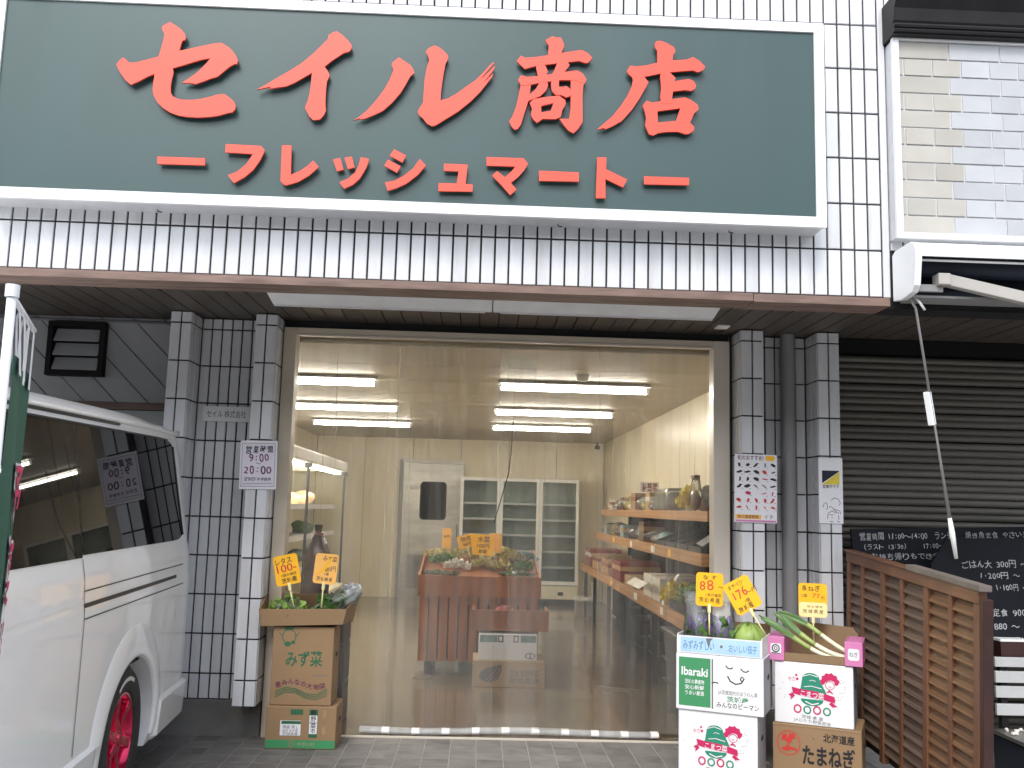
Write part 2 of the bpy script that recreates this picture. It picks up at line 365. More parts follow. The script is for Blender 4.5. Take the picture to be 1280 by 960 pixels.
# ------------------------------------------------------------------ the ground
structure(bx(-40, 40, -40, 40, -0.06, -0.02).obj('street', 'asphalt'))
structure(bx(-9, 9, -1.0, 4.298, -0.05, -0.004).obj('bounce_forecourt', 'bounce_forecourt'))  # unseen pale ground, added to bounce light onto van, soffit and pillars
pav = structure(bx(-4.2, 4.4, 4.3, 6.12, -0.05, -0.003).obj('pavement', 'paver_joint'))
PX, PY = 0.155, 0.155
for i in range(29):
    for j in range(8):
        tile('paver', PX - 0.005, PY - 0.005, 0.010, 'paver', pav, (-2.06 + i * PX, 4.94 + j * PY, -0.010 + random.uniform(-0.0008, 0.0008)), 0, 0.0015, -math.pi / 2)
# ------------------------------------------------------------------ shell of the shop (keeps daylight out of the room)
structure(bx(-4.2, 4.4, 4.72, 15.6, 2.66, 2.80).obj('floor_above', 'dark_metal'))
structure(bx(-2.62, 2.02, 6.14, 15.3, -0.12, 0.0).obj('interior_floor', 'ifloor'))
structure(bx(-2.8, -1.31, 6.3005, 6.309, -0.1, 2.66).obj('inner_wall_front', 'iseam')); structure(bx(1.640, 2.3, 6.3005, 6.309, -0.1, 2.66).obj('inner_wall_front', 'iseam'))
# unseen building added behind the viewpoint to screen low sky; shows in glass
ac = structure(bx(-26, 26, -10, -7.5, -0.02, 5.6).obj('unseen_sky_screen', 'across'))
for i in range(-6, 7):
    for z in (0.9, 3.9): bx(i * 3.6, i * 3.6 + 1.8, -7.52, -7.49, z, z + 1.4).obj('window', 'van_glass', ac)
ZC = 2.50
def panels(parent, n, lo, hi, fn, name='wall_panel', m='iwall'):
    for k in range(n):
        a = lo + (hi - lo) * k / n + 0.004; b = lo + (hi - lo) * (k + 1) / n - 0.004
        fn(a, b).obj(name, m, parent, bevel=0.003)
wl = structure(bx(-2.75, -2.612, 6.2, 15.45, -0.1, 2.66).obj('interior_wall_left', 'iseam'))
panels(wl, 10, 6.31, 15.15, lambda a, b: bx(-2.61, -2.595, a, b, 0.0, ZC))
wr = structure(bx(2.022, 2.15, 6.31, 15.45, -0.1, 2.66).obj('interior_wall_right', 'iseam'))
panels(wr, 10, 6.32, 15.15, lambda a, b: bx(2.005, 2.02, a, b, 0.0, ZC))
wb = structure(bx(-2.611, 2.021, 15.172, 15.45, -0.1, 2.66).obj('interior_wall_back', 'iseam'))
panels(wb, 6, -2.59, 2.0, lambda a, b: bx(a, b, 15.155, 15.17, 0.0, ZC))
ic = structure(bx(-2.611, 2.021, 6.31, 15.17, ZC + 0.012, ZC + 0.06).obj('interior_ceiling', 'iseam'))
panels(ic, 10, 6.32, 15.15, lambda a, b: bx(-2.605, 2.015, a, b, ZC, ZC + 0.011), 'ceiling_panel', 'iceil')
# ------------------------------------------------------------------ tiled fascia above the shopfront
fas = thing('tiled_fascia', 'white glazed tile fascia wall with dark joints above the shop entrance', 'wall')
bx(-4.2, 4.4, 4.562, 4.70, 2.52, 4.8).obj('wall_core', 'grout', fas)
TP, TW, RH, TH = 0.0695, 0.0600, 0.2405, 0.2310
xs = [1.712 + k * TP for k in range(-62, 4)]
rows = {2.522: xs, 2.7625: [x for x in xs], 3.9645: [x for x in xs if x > -0.9]}
for z in (3.003, 3.2435, 3.484, 3.7245): rows[z] = [x for x in xs if x > 1.57]
xr = [2.03 + k * TP for k in range(18)]
rows[2.7625] = rows[2.7625] + xr[:10]; rows[3.9645] = rows[3.9645] + xr
for z, lst in rows.items():
    for x in lst:
        h = TH
        tile('tile', TW, h, 0.011, 'tile', fas, (x + TP / 2, 4.562 + random.uniform(0, 0.0012), z + 0.0048 + h / 2), 0, 0.0025)
ef = MB()      # tiles beyond the picture's edge, continuing the same bond
for z in [2.522 + RH * k for k in range(9)]:
    for k in range(-84, 4):
        x = 1.712 + k * TP
        if (k < -62 and z < 4.6) or (z > 4.1) or (z > 3.9 and x <= -0.9):
            if x > -4.19 and z + TH < 4.79: ef.box(x + TP / 2 - TW / 2, x + TP / 2 + TW / 2, 4.5515, 4.561, z + 0.0048, z + 0.0048 + TH)
ef.obj('outer_tiles', 'tile', fas)['kind'] = 'stuff'
bx(1.992, 2.026, 4.545, 4.561, 2.522, 4.4).obj('corner_trim', 'tile', fas, bevel=0.004)
bx(-4.2, 1.33, 4.535, 4.72, 2.479, 2.5195).obj('bottom_trim', 'brown_trim', fas, bevel=0.003)
bx(1.333, 2.02, 4.538, 4.72, 2.476, 2.5185).obj('bottom_trim', 'brown_trim', fas, bevel=0.003)
bx(2.021, 4.4, 4.56, 4.72, 2.47, 2.519).obj('bottom_trim', 'dark_metal', fas)
# ------------------------------------------------------------------ soffit of boards
sof = thing('soffit', 'grey brown boarded soffit under the tiled fascia', 'soffit')
bx(-4.2, 4.4, 4.721, 6.3, 2.62, 2.655).obj('backing', 'black', sof)
SB = bx(-0.0565, 0.0565, 4.722, 6.28, 2.606, 2.6195)
sbm = SB.mesh('soffit_board', 'soffit')
for k in range(70):
    link('soffit_board', sbm, sof, (-4.08 + k * 0.121, 0, random.uniform(-0.001, 0.001)))
# ------------------------------------------------------------------ tiled pillars and the walls between them
JZ = [2.602] + [2.53 - 0.2405 * k for k in range(10)] + [0.212]
def tiled(name, label, cat, x0, x1, yf, yb, cols, side=0, zb=0.212):
    t = thing(name, label, cat)
    bx(x0 + 0.011, x1 - 0.011, yf + 0.011, yb, zb + 0.002, 2.604).obj('core', 'grout', t)
    def column(cx, cy, w, rz):
        for a, b in zip(JZ[:-1], JZ[1:]):
            h = a - b - 0.0095
            if h > 0.02: tile('tile', w, h, 0.0125, 'tile', t, (cx, cy, (a + b) / 2), rz, 0.002)
    w = (x1 - x0) / cols
    for c in range(cols): column(x0 + w * (c + 0.5), yf + 0.0125, w - 0.0095, 0)
    if side:
        d = (yb - yf - 0.011) / 2
        for c in range(2):
            column((x1 - 0.0125) if side > 0 else (x0 + 0.0125), yf + 0.012 + d * (c + 0.5), d - 0.007, math.pi / 2 * side)
    return t
tiled('tiled_pillar', 'tiled pillar beside the diagonal siding, half hidden by the van', 'pillar', -1.962, -1.825, 5.88, 6.10, 2, 1)
tiled('tiled_pillar', 'tiled pillar carrying the opening hours notice', 'pillar', -1.434, -1.293, 5.88, 6.10, 2, 1)
tiled('tiled_pillar', 'tiled pillar at the entrance carrying the vegetable poster', 'pillar', 1.640, 1.790, 5.88, 6.10, 2, -1)
tiled('tiled_pillar', 'tiled pillar beside the roller shutter with a white notice', 'pillar', 2.133, 2.278, 5.88, 6.10, 2, -1)
for nm, x0, x1, n, lb in (('tiled_wall', -1.824, -1.436, 6, 'recessed tiled wall with the company name plate beside the van'), ('tiled_wall', 1.792, 2.131, 5, 'recessed tiled wall behind the round drainpipe')):
    tiled(nm, lb, 'wall', x0, x1, 6.10, 6.30, n)
bs = thing('plinth', 'grey concrete plinth under the tiled wall by the van', 'plinth'); bx(-1.97, -1.300, 6.075, 6.31, -0.02, 0.2115).obj('block', 'concrete', bs, bevel=0.006)
bs = thing('plinth', 'grey concrete plinth behind the cartons near the shutter', 'plinth'); bx(1.63, 2.29, 6.075, 6.31, -0.02, 0.2115).obj('block', 'concrete', bs, bevel=0.006)
structure(bx(-1.31, -1.288, 6.12, 6.31, 0, 2.6).obj('wall_return', 'concrete')); structure(bx(1.617, 1.64, 6.12, 6.31, 0, 2.6).obj('wall_return', 'concrete'))
bs = thing('door_header', 'dark strip of wall between the door frame and the soffit', 'wall'); bx(-1.287, 1.616, 6.09, 6.31, 2.556, 2.604).obj('board', 'dark_metal', bs)
# ------------------------------------------------------------------ wall with diagonal boards behind the van
def clip(poly, a, b, c):
    out = []
    for i in range(len(poly)):
        p, q = poly[i], poly[(i + 1) % len(poly)]; dp = a * p[0] + b * p[1] - c; dq = a * q[0] + b * q[1] - c
        if dp <= 0: out.append(p)
        if dp * dq < 0:
            t = dp / (dp - dq); out.append((p[0] + t * (q[0] - p[0]), p[1] + t * (q[1] - p[1])))
    return out
sd = thing('siding_wall', 'grey wall of diagonal boards above the white van', 'wall')
bx(-4.2, -1.93, 6.215, 6.31, -0.05, 2.604).obj('wall_core', 'black', sd)
base = [(-4.2, 2.046), (-1.965, 2.046), (-1.965, 2.602), (-4.2, 2.602)]
k = -2.6
while k < 1.0:
    pl = clip(clip(base, 1, 1, k + 0.198), -1, -1, -k)
    if len(pl) > 2:
        MB().poly([pl], 6.19, 6.213).obj('board', 'siding', sd)
    k += 0.207
bx(-4.2, -1.965, 6.175, 6.212, 1.998, 2.043).obj('rail', 'brown_trim', sd, bevel=0.003)
bx(-4.2, -1.965, 6.192, 6.213, 0.0, 1.995).obj('lower_panel', 'siding', sd)
MB().tube([(-4.2, 6.17, 2.575), (-1.97, 6.17, 2.575)], 0.009).obj('conduit', 'pipe', sd, smooth=True)
vt = thing('louver_vent', 'black framed louver vent in the diagonal siding', 'vent')
for a in ((-2.824, -2.458, 2.526, 2.558), (-2.824, -2.458, 2.204, 2.236), (-2.824, -2.792, 2.236, 2.526), (-2.490, -2.458, 2.236, 2.526)):
    bx(a[0], a[1], 6.13, 6.189, a[2], a[3]).obj('frame', 'black', vt)
bx(-2.79, -2.492, 6.18, 6.1885, 2.238, 2.524).obj('backing', 'black', vt)
for k in range(3):
    z = 2.245 + k * 0.094
    MB().add([(-2.785, 6.135, z), (-2.497, 6.135, z), (-2.497, 6.178, z + 0.082), (-2.785, 6.178, z + 0.082), (-2.785, 6.138, z - 0.003), (-2.497, 6.138, z - 0.003), (-2.497, 6.1795, z + 0.079), (-2.785, 6.1795, z + 0.079)],
             [(0, 1, 2, 3), (7, 6, 5, 4), (0, 4, 5, 1), (1, 5, 6, 2), (2, 6, 7, 3), (3, 7, 4, 0)]).obj('blade', 'siding', vt)
# ------------------------------------------------------------------ door frame, curtain
df = thing('door_frame', 'beige aluminium frame round the shop entrance', 'door frame')
bx(-1.286, -1.205, 6.05, 6.17, 0.0, 2.553).obj('jamb', 'beige_frame', df, bevel=0.004)
bx(1.508, 1.614, 6.05, 6.17, 0.0, 2.553).obj('jamb', 'pale_frame', df, bevel=0.004)
bx(-1.2045, 1.5075, 6.052, 6.17, 2.512, 2.5535).obj('head', 'beige_frame', df, bevel=0.004)
bx(-1.2045, 1.5075, 6.045, 6.06, 2.500, 2.511).obj('drip_rail', 'pale_frame', df)
bx(-1.30, 1.62, 6.122, 6.138, -0.01, 0.006).obj('threshold', 'pale_frame', df)
cu = thing('vinyl_curtain', 'clear vinyl sheet curtain hanging across the entrance', 'curtain')
def cfn(u, v):
    x = -1.20 + 2.703 * u; z = 0.035 + 2.473 * v
    y = 6.205 + 0.010 * math.sin(x * 9 + 1.2 * math.sin(z * 0.9)) * (1 - 0.6 * v) + 0.006 * math.sin(x * 23 + z) + 0.012 * math.sin(z * 2.1 + x * 1.3) * (1 - v)
    return (x, y, z)
MB().grid(cfn, 150, 30).obj('sheet', 'vinyl', cu, smooth=True)
for x in (-0.55, 0.12, 0.78):
    MB().grid(lambda u, v: tuple(Vector(cfn((x + 1.20 + 0.004 * u) / 2.703, v)) + Vector((0, -0.002, 0))), 2, 30).obj('weld_seam', 'film', cu, smooth=True)
MB().grid(lambda u, v: (0.165 + 0.195 * u, 6.185, 2.215 + 0.205 * v), 2, 2).obj('patch', 'film', cu)
rc_ = random.Random(17)
for k in range(16):
    xa = -1.15 + 2.6 * rc_.random(); za = rc_.uniform(0.1, 1.7); zb = min(2.48, za + rc_.uniform(0.4, 1.4)); wd_ = rc_.uniform(0.003, 0.010); sl_ = rc_.uniform(-0.03, 0.03)
    MB().grid(lambda u, v: tuple(Vector(cfn((xa + 1.20 + sl_ * v + wd_ * (u - 0.5) * (1 - (2 * v - 1) ** 2)) / 2.703, (za + (zb - za) * v - 0.035) / 2.473)) + Vector((0, -0.003 - 0.004 * (1 - abs(2 * u - 1)), 0))), 3, 14).obj('crease', 'film', cu, smooth=True)
def hem(a, b, m):
    def fn(u, v):
        x = a + (b - a) * v; q = 2 * math.pi * u
        return (x, 6.215 + 0.014 * math.sin(x * 3.1) + 0.042 * math.cos(q), 0.026 + 0.005 * math.sin(x * 5) + 0.021 * math.sin(q))
    MB().grid(fn, 10, 5, True).obj('curtain_weight', m, cu, smooth=True)
xx = -0.70
for k in range(20):
    w = 0.135 if k % 2 == 0 else 0.05
    hem(xx, xx + w, 'vinyl_edge' if k % 2 == 0 else 'white_alu'); xx += w + 0.002

# ------------------------------------------------------------------ the shop sign
sg = thing('shop_sign', 'long dark green shop sign with raised coral lettering and white frame', 'sign')
X0, X1, Z0, Z1 = -2.412, 1.650, 2.822, 3.874
bx(X0 + 0.01, X1 - 0.01, 4.412, 4.5605, Z0 + 0.004, Z1 - 0.004).obj('sign_box', 'sign_under', sg)
bx(X0 + 0.045, X1 - 0.047, 4.400, 4.411, Z0 + 0.050, Z1 - 0.046).obj('panel', 'sign_green', sg)
fr = MB(); fr.poly([rect(X0, X1, Z0, Z1), rect(X0 + 0.047, X1 - 0.049, Z0 + 0.052, Z1 - 0.048)], 4.388, 4.4115); fr.obj('frame', 'white_alu', sg, bevel=0.002)
GLYPHS = [[[[(-1567,3722),(-1538,3707),(-1509,3687),(-1489,3664),(-1484,3647),(-1487,3633),(-1499,3630),(-1504,3613),(-1511,3577),(-1468,3588),(-1408,3605),(-1342,3623),(-1310,3626),(-1289,3614),(-1268,3600),(-1250,3581),(-1237,3561),(-1227,3542),(-1231,3521),(-1241,3522),(-1262,3509),(-1283,3489),(-1320,3453),(-1353,3442),(-1379,3429),(-1420,3412),(-1434,3414),(-1451,3416),(-1486,3415),(-1458,3436),(-1429,3460),(-1400,3491),(-1377,3520),(-1358,3546),(-1403,3536),(-1441,3522),(-1490,3503),(-1535,3487),(-1530,3465),(-1536,3429),(-1539,3394),(-1536,3364),(-1526,3347),(-1506,3335),(-1478,3330),(-1434,3331),(-1390,3338),(-1346,3351),(-1314,3363),(-1281,3367),(-1258,3353),(-1234,3333),(-1223,3310),(-1225,3293),(-1236,3277),(-1253,3274),(-1296,3259),(-1339,3250),(-1394,3244),(-1450,3245),(-1494,3251),(-1534,3265),(-1568,3286),(-1595,3312),(-1614,3343),(-1622,3372),(-1622,3408),(-1619,3455),(-1652,3439),(-1689,3415),(-1727,3395),(-1755,3417),(-1780,3451),(-1796,3477),(-1804,3495),(-1791,3515),(-1774,3532),(-1759,3520),(-1746,3507),(-1723,3507),(-1691,3515),(-1648,3530),(-1607,3543),(-1599,3580),(-1591,3623),(-1587,3659),(-1598,3679),(-1602,3697),(-1591,3706)]]],[[[(-759,3711),(-732,3693),(-704,3667),(-685,3643),(-684,3629),(-694,3610),(-722,3601),(-747,3581),(-777,3558),(-810,3527),(-796,3510),(-783,3484),(-795,3452),(-797,3411),(-797,3356),(-795,3323),(-792,3304),(-800,3282),(-818,3259),(-850,3254),(-872,3275),(-880,3293),(-892,3311),(-890,3330),(-882,3344),(-875,3385),(-871,3429),(-869,3493),(-913,3463),(-948,3440),(-988,3419),(-1037,3410),(-1070,3403),(-1058,3415),(-1127,3397),(-1087,3423),(-1042,3455),(-982,3495),(-922,3539),(-873,3587),(-834,3630),(-800,3671),(-799,3690),(-787,3697),(-780,3705)]]],[[[(-454,3591),(-426,3573),(-395,3553),(-381,3532),(-375,3514),(-396,3494),(-412,3458),(-437,3410),(-477,3357),(-520,3314),(-564,3290),(-600,3273),(-620,3268),(-632,3272),(-658,3260),(-630,3281),(-595,3314),(-556,3363),(-516,3425),(-492,3477),(-476,3526),(-487,3553),(-480,3567),(-466,3578)]],[[(-283,3660),(-256,3649),(-234,3631),(-218,3614),(-213,3595),(-226,3569),(-232,3527),(-238,3476),(-242,3431),(-244,3379),(-207,3391),(-166,3418),(-125,3452),(-77,3490),(-42,3529),(-13,3566),(6,3586),(10,3580),(-18,3543),(-56,3493),(-24,3523),(16,3569),(9,3547),(-17,3508),(-41,3479),(-17,3501),(7,3528),(4,3512),(-19,3479),(-51,3433),(-98,3380),(-157,3326),(-221,3281),(-242,3266),(-263,3252),(-280,3247),(-305,3260),(-325,3285),(-343,3300),(-351,3318),(-341,3341),(-327,3364),(-326,3414),(-324,3485),(-316,3543),(-306,3582),(-312,3604),(-324,3623),(-314,3642)]]],[[[(258,3711),(292,3734),(311,3728),(335,3729),(352,3690),(339,3650),(337,3633),(273,3630),(276,3684)]],[[(120,3596),(140,3626),(162,3616),(215,3622),(273,3634),(336,3648),(395,3660),(438,3668),(469,3654),(491,3629),(470,3603),(454,3602),(428,3611),(375,3603),(319,3594),(253,3583),(216,3576),(161,3558)]],[[(217,3580),(253,3588),(264,3574),(273,3552),(267,3530),(276,3516),(239,3509),(225,3528),(217,3564)]],[[(321,3602),(367,3608),(380,3588),(367,3567),(354,3550),(344,3530),(302,3528),(294,3534),(306,3559)]],[[(129,3498),(143,3524),(175,3517),(228,3524),(291,3536),(354,3550),(418,3561),(445,3546),(465,3516),(451,3490),(446,3496),(408,3511),(329,3507),(271,3496),(234,3489),(192,3478),(150,3472),(144,3474)]],[[(143,3477),(193,3480),(188,3434),(181,3390),(164,3328),(149,3273),(134,3250),(120,3246),(108,3257),(92,3287),(109,3318),(124,3365),(134,3416)]],[[(387,3515),(451,3501),(446,3446),(447,3368),(449,3299),(428,3263),(405,3240),(381,3252),(360,3276),(335,3311),(383,3311),(389,3366),(388,3443)]],[[(234,3497),(271,3502),(277,3477),(266,3449),(241,3423),(209,3407),(181,3394),(188,3429),(214,3452),(231,3483)]],[[(292,3506),(330,3507),(329,3474),(345,3473),(366,3478),(385,3465),(394,3432),(367,3420),(346,3430),(314,3432),(296,3450),(291,3483)]],[[(189,3384),(209,3405),(262,3417),(330,3428),(362,3406),(365,3387),(348,3353),(342,3320),(317,3307),(254,3306),(227,3284),(207,3303),(197,3324),(201,3358)],[(245,3371),(305,3389),(292,3349),(247,3338)]]],[[[(798,3715),(806,3731),(828,3734),(860,3723),(892,3705),(902,3686),(890,3663),(886,3623),(812,3609),(811,3679),(801,3698)]],[[(662,3568),(678,3598),(706,3595),(759,3603),(811,3619),(886,3634),(957,3642),(989,3656),(1021,3638),(1049,3608),(1037,3590),(1012,3578),(989,3587),(936,3581),(872,3572),(829,3564),(746,3543),(691,3536),(669,3555)]],[[(688,3541),(746,3545),(769,3517),(750,3477),(723,3426),(687,3369),(640,3312),(593,3282),(561,3267),(551,3272),(519,3262),(550,3292),(592,3332),(634,3389),(665,3440),(688,3497),(692,3525)]],[[(829,3567),(872,3573),(903,3543),(894,3523),(891,3478),(884,3433),(883,3411),(833,3409),(827,3442),(832,3492),(826,3545)]],[[(882,3523),(968,3541),(992,3530),(1004,3508),(997,3491),(979,3480),(947,3483),(883,3472)]],[[(741,3394),(761,3421),(787,3412),(832,3422),(884,3434),(949,3446),(979,3434),(1011,3411),(1017,3389),(995,3366),(974,3318),(995,3296),(992,3277),(969,3260),(950,3258),(915,3269),(863,3266),(820,3259),(794,3244),(773,3251),(754,3295),(759,3333),(750,3372)],[(814,3369),(926,3389),(905,3324),(816,3311)]]],[[[(-1575,3042),(-1350,3043),(-1349,3008),(-1572,3006)]]],[[[(-1258,3117),(-1090,3115),(-1071,3093),(-1089,3045),(-1120,2994),(-1158,2957),(-1207,2926),(-1238,2963),(-1194,2984),(-1155,3021),(-1126,3073),(-1257,3076)]]],[[[(-991,3122),(-946,3123),(-941,2977),(-896,3000),(-863,3026),(-839,3052),(-811,3021),(-854,2977),(-906,2943),(-961,2924),(-973,2929),(-988,2946),(-990,3042)]]],[[[(-745,3061),(-712,3071),(-692,3013),(-723,3003)]],[[(-691,3072),(-657,3079),(-640,3026),(-672,3016)]],[[(-613,3078),(-573,3070),(-584,3028),(-612,2973),(-644,2940),(-686,2918),(-709,2950),(-670,2968),(-637,3001),(-622,3037)]]],[[[(-456,3124),(-398,3095),(-414,3059),(-476,3091)]],[[(-484,3071),(-421,3040),(-438,3007),(-500,3040)]],[[(-332,3080),(-301,3049),(-339,2999),(-392,2954),(-439,2930),(-478,2916),(-493,2957),(-448,2967),(-401,2996),(-361,3033)]]],[[[(-215,3062),(-101,3061),(-108,2965),(-74,2963),(-74,2928),(-237,2924),(-237,2964),(-151,2965),(-144,3026),(-215,3026)]]],[[[(-12,3103),(167,3104),(189,3078),(172,3045),(141,3007),(109,2979),(137,2947),(107,2917),(60,2969),(17,3011),(41,3035),(79,3006),(105,3030),(129,3061),(-11,3060)]]],[[[(243,3045),(435,3044),(436,2998),(244,2994)]]],[[[(523,3123),(567,3125),(567,3065),(669,3018),(650,2977),(564,3016),(566,2920),(519,2919)]]],[[[(751,3037),(970,3038),(970,3001),(751,2997)]]]]

for i, gl in enumerate(GLYPHS):
    mb = MB()
    for j, loops in enumerate(gl):
        mb.poly([[(x / 1000, z / 1000) for x, z in lp] for lp in loops], 4.366 - 0.0005 * (j % 5) - 0.0003 * (j // 5), 4.377)
    o = mb.obj('sign_letter', 'coral', sg)
for x in (-1.6, 0.35, 1.2):
    MB().tube([(x, 4.5, 2.823), (x, 4.5, 2.815), (x + 0.02, 4.5, 2.811)], 0.003, 6).obj('wire_end', 'dark_metal', sg)
# ------------------------------------------------------------------ unlit strip lights under the soffit
def soffit_lamp(x0, x1, label, ta, tb):
    t = thing('soffit_lamp', label, 'lamp', group='strip lamps under the soffit')
    MB().add([(x0, 5.215, 2.604), (x1, 5.215, 2.604), (x1, 5.46, 2.604), (x0, 5.46, 2.604), (x0 + ta, 5.275, 2.538), (x1 - tb, 5.275, 2.538), (x1 - tb, 5.295, 2.536), (x0 + ta, 5.295, 2.536)],
             [(0, 1, 2, 3), (4, 7, 6, 5), (0, 4, 5, 1), (1, 5, 6, 2), (2, 6, 7, 3), (3, 7, 4, 0)]).obj('housing', 'fixture', t, bevel=0.004)
    bx(x0 + 0.04, x1 - 0.04, 5.279, 5.291, 2.529, 2.5365).obj('tube_slot', 'paper', t)
soffit_lamp(-1.228, 0.045, 'unlit white strip lamp under the soffit nearer the van', 0.035, 0.001)
soffit_lamp(0.050, 1.350, 'unlit white strip lamp under the soffit nearer the shutter', 0.001, 0.035)
sp = thing('ceiling_plate', 'small white plate screwed to the soffit near the entrance corner', 'plate'); bx(1.465, 1.545, 5.77, 5.86, 2.594, 2.6055).obj('plate', 'fixture', sp, bevel=0.003)
# ------------------------------------------------------------------ drainpipe
dp = thing('drainpipe', 'round grey drainpipe between the two tiled pillars', 'pipe')
MB().lathe([(0.047, 0), (0.047, 2.604)], 20, (1.992, 6.035, 0)).obj('pipe', 'pipe', dp, smooth=True, angle=50)
MB().lathe([(0.051, 0), (0.051, 0.045)], 20, (1.992, 6.035, 1.86)).obj('bracket', 'pipe', dp, smooth=True, angle=50)
MB().lathe([(0.050, 0), (0.050, 0.06)], 20, (1.992, 6.035, 2.40)).obj('socket', 'pipe', dp, smooth=True, angle=50)
# ------------------------------------------------------------------ notices on the tiles
def flat_notice(name, label, cat, loc, rot, w, h, m='paper', t=0.004):
    o = thing(name, label, cat, loc, rot=rot); bx(-w / 2, w / 2, -t, 0, -h / 2, h / 2).obj('board', m, o, bevel=0.0012); return o
n = flat_notice('hours_notice', 'white opening hours notice reading 9:00 to 20:00 on the tiled pillar', 'notice', (-1.358, 5.874, 1.653), (0, R(-1.2), 0), 0.225, 0.298)
MB().poly([rect(-0.100, 0.100, -0.132, 0.132)], -0.0046).obj('sheet', 'paper_lilac', n)
MB().poly([rect(-0.102, 0.102, -0.134, 0.134), rect(-0.0995, 0.0995, -0.1315, 0.1315)], -0.0052).obj('border', 'ink_grey', n)
letters([hand('営業時間', 0.005, 0.094, 0.05, 0.014, 0.175, 1), hand('定休日:年中無休', 0, -0.087, 0.026, 0.010, 0.165, 2)], -0.0056, 'lettering', 'ink_black', n)
letters([hand('9:00', 0.003, 0.045, 0.066, 0.012, 0.125, 3), hand('20:00', -0.003, -0.030, 0.066, 0.012, 0.172, 4), ('～', 0.0, 0.009, 0.03, 0.008)], -0.0056, 'lettering', 'ink_purple', n)
MB().poly([stroke([(-0.09, -0.117), (0.09, -0.112)], 0.003)], -0.0056).obj('underline', 'ink_grey', n)
n = flat_notice('name_plate', 'grey company name plate on the recessed tiled wall', 'name plate', (-1.630, 6.098, 1.980), (0, 0, 0), 0.302, 0.098, 'pipe', 0.012)
n.children[0].data.materials[0] = MATS['fixture']
letters([('セイル 株式会社', 0.0, 0.0, 0.05, 0.006, 0, 0.25)], -0.0126, 'lettering', 'ink_grey', n)
n = flat_notice('vegetable_poster', 'white poster crowded with small vegetable pictures on the tiled pillar', 'poster', (1.728, 5.872, 1.594), (0, R(0.6), 0), 0.268, 0.424)
letters([('旬のおすすめ!', -0.035, 0.190, 0.034, 0.012, 0, 0.165)], -0.0046, 'heading', 'ink_purple', n)
MB().poly([rrect(0.062, 0.118, 0.175, 0.205, 0.008)], -0.0046).obj('badge', 'yellow_card', n)
rv = random.Random(3)
pk = {'ink_black': MB(), 'ink_mag': MB(), 'ink_red': MB()}
for r_ in range(7):
    for c_ in range(5):
        if r_ == 4 and c_ in (0, 2): continue
        cx = -0.105 + c_ * 0.053 + rv.uniform(-0.004, 0.004); cz = 0.145 - r_ * 0.044
        mm = 'ink_black' if r_ < 4 else ('ink_mag' if r_ == 4 else 'ink_red')
        if r_ in (1, 2) and c_ == 3: mm = 'ink_red'
        a = rv.uniform(0, 3.1); L_ = rv.uniform(0.013, 0.022); q = (math.cos(a) * L_, math.sin(a) * L_ * 0.8); w_ = rv.uniform(0.006, 0.022)
        pk[mm].poly([stroke([(cx - q[0], cz - q[1]), (cx - q[0] * 0.3 + 0.003, cz - q[1] * 0.3), (cx + q[0] * 0.4, cz + q[1] * 0.4 + 0.003), (cx + q[0], cz + q[1])], [w_ * 0.4, w_, w_ * 0.9, w_ * 0.3])], -0.0046 - 0.00004 * c_)
        pk['ink_black'].poly([rect(cx + 0.012, cx + 0.022, cz - 0.016, cz - 0.0135)], -0.0047)
for mm, mb_ in pk.items(): mb_.obj('vegetable_pictures', mm, n)
MB().poly([rect(-0.128, 0.035, -0.190, -0.163)], -0.0046).obj('yellow_band', 'amber_card', n)
MB().poly([rect(-0.128, 0.128, -0.207, -0.196)], -0.0046).obj('red_band', 'pink', n)
letters([('旬の国産野菜', -0.047, -0.1765, 0.022, 0.01, 0, 0.13), ('イチ', 0.082, -0.175, 0.03, 0.0, 0, 0.06)], -0.0049, 'lettering', 'ink_black', n)
n = flat_notice('white_notice', 'tall white notice with blue and yellow picture beside the shutter', 'notice', (2.203, 5.874, 1.593), (0, 0, 0), 0.152, 0.408)
MB().poly([[(-0.055, 0.125), (0.055, 0.125), (0.050, 0.118), (-0.055, 0.045)]], -0.0046).obj('picture', 'navy', n)
MB().poly([[(0.055, 0.119), (0.055, 0.038), (-0.055, 0.038)]], -0.0046).obj('picture', 'flower_y', n)
letters([('営業中です', 0, 0.026, 0.024, 0.012, 0, 0.105)], -0.0046, 'lettering', 'ink_black', n)
dr = MB()
for pts in ([(0.0, -0.06), (0.02, -0.045), (0.045, -0.05), (0.058, -0.075), (0.05, -0.09)], [(-0.05, -0.105), (-0.045, -0.08), (-0.03, -0.075), (-0.022, -0.1), (-0.03, -0.12)], [(-0.015, -0.105), (0.0, -0.098), (0.03, -0.13), (0.05, -0.14)], [(0.02, -0.115), (0.055, -0.125), (0.06, -0.145)], [(-0.025, -0.175), (-0.02, -0.14), (0.005, -0.125), (0.03, -0.14)], [(-0.012, -0.15), (0.012, -0.15)], [(0.0, -0.165), (0.008, -0.165)], [(0.045, -0.15), (0.048, -0.18)], [(-0.01, -0.192), (0.012, -0.192)], [(0.035, -0.187), (0.055, -0.195)]):
    dr.poly([stroke(pts, 0.0035)], -0.0046 - 0.00003 * len(dr.v) / 10)
dr.obj('drawing', 'ink_black', n)
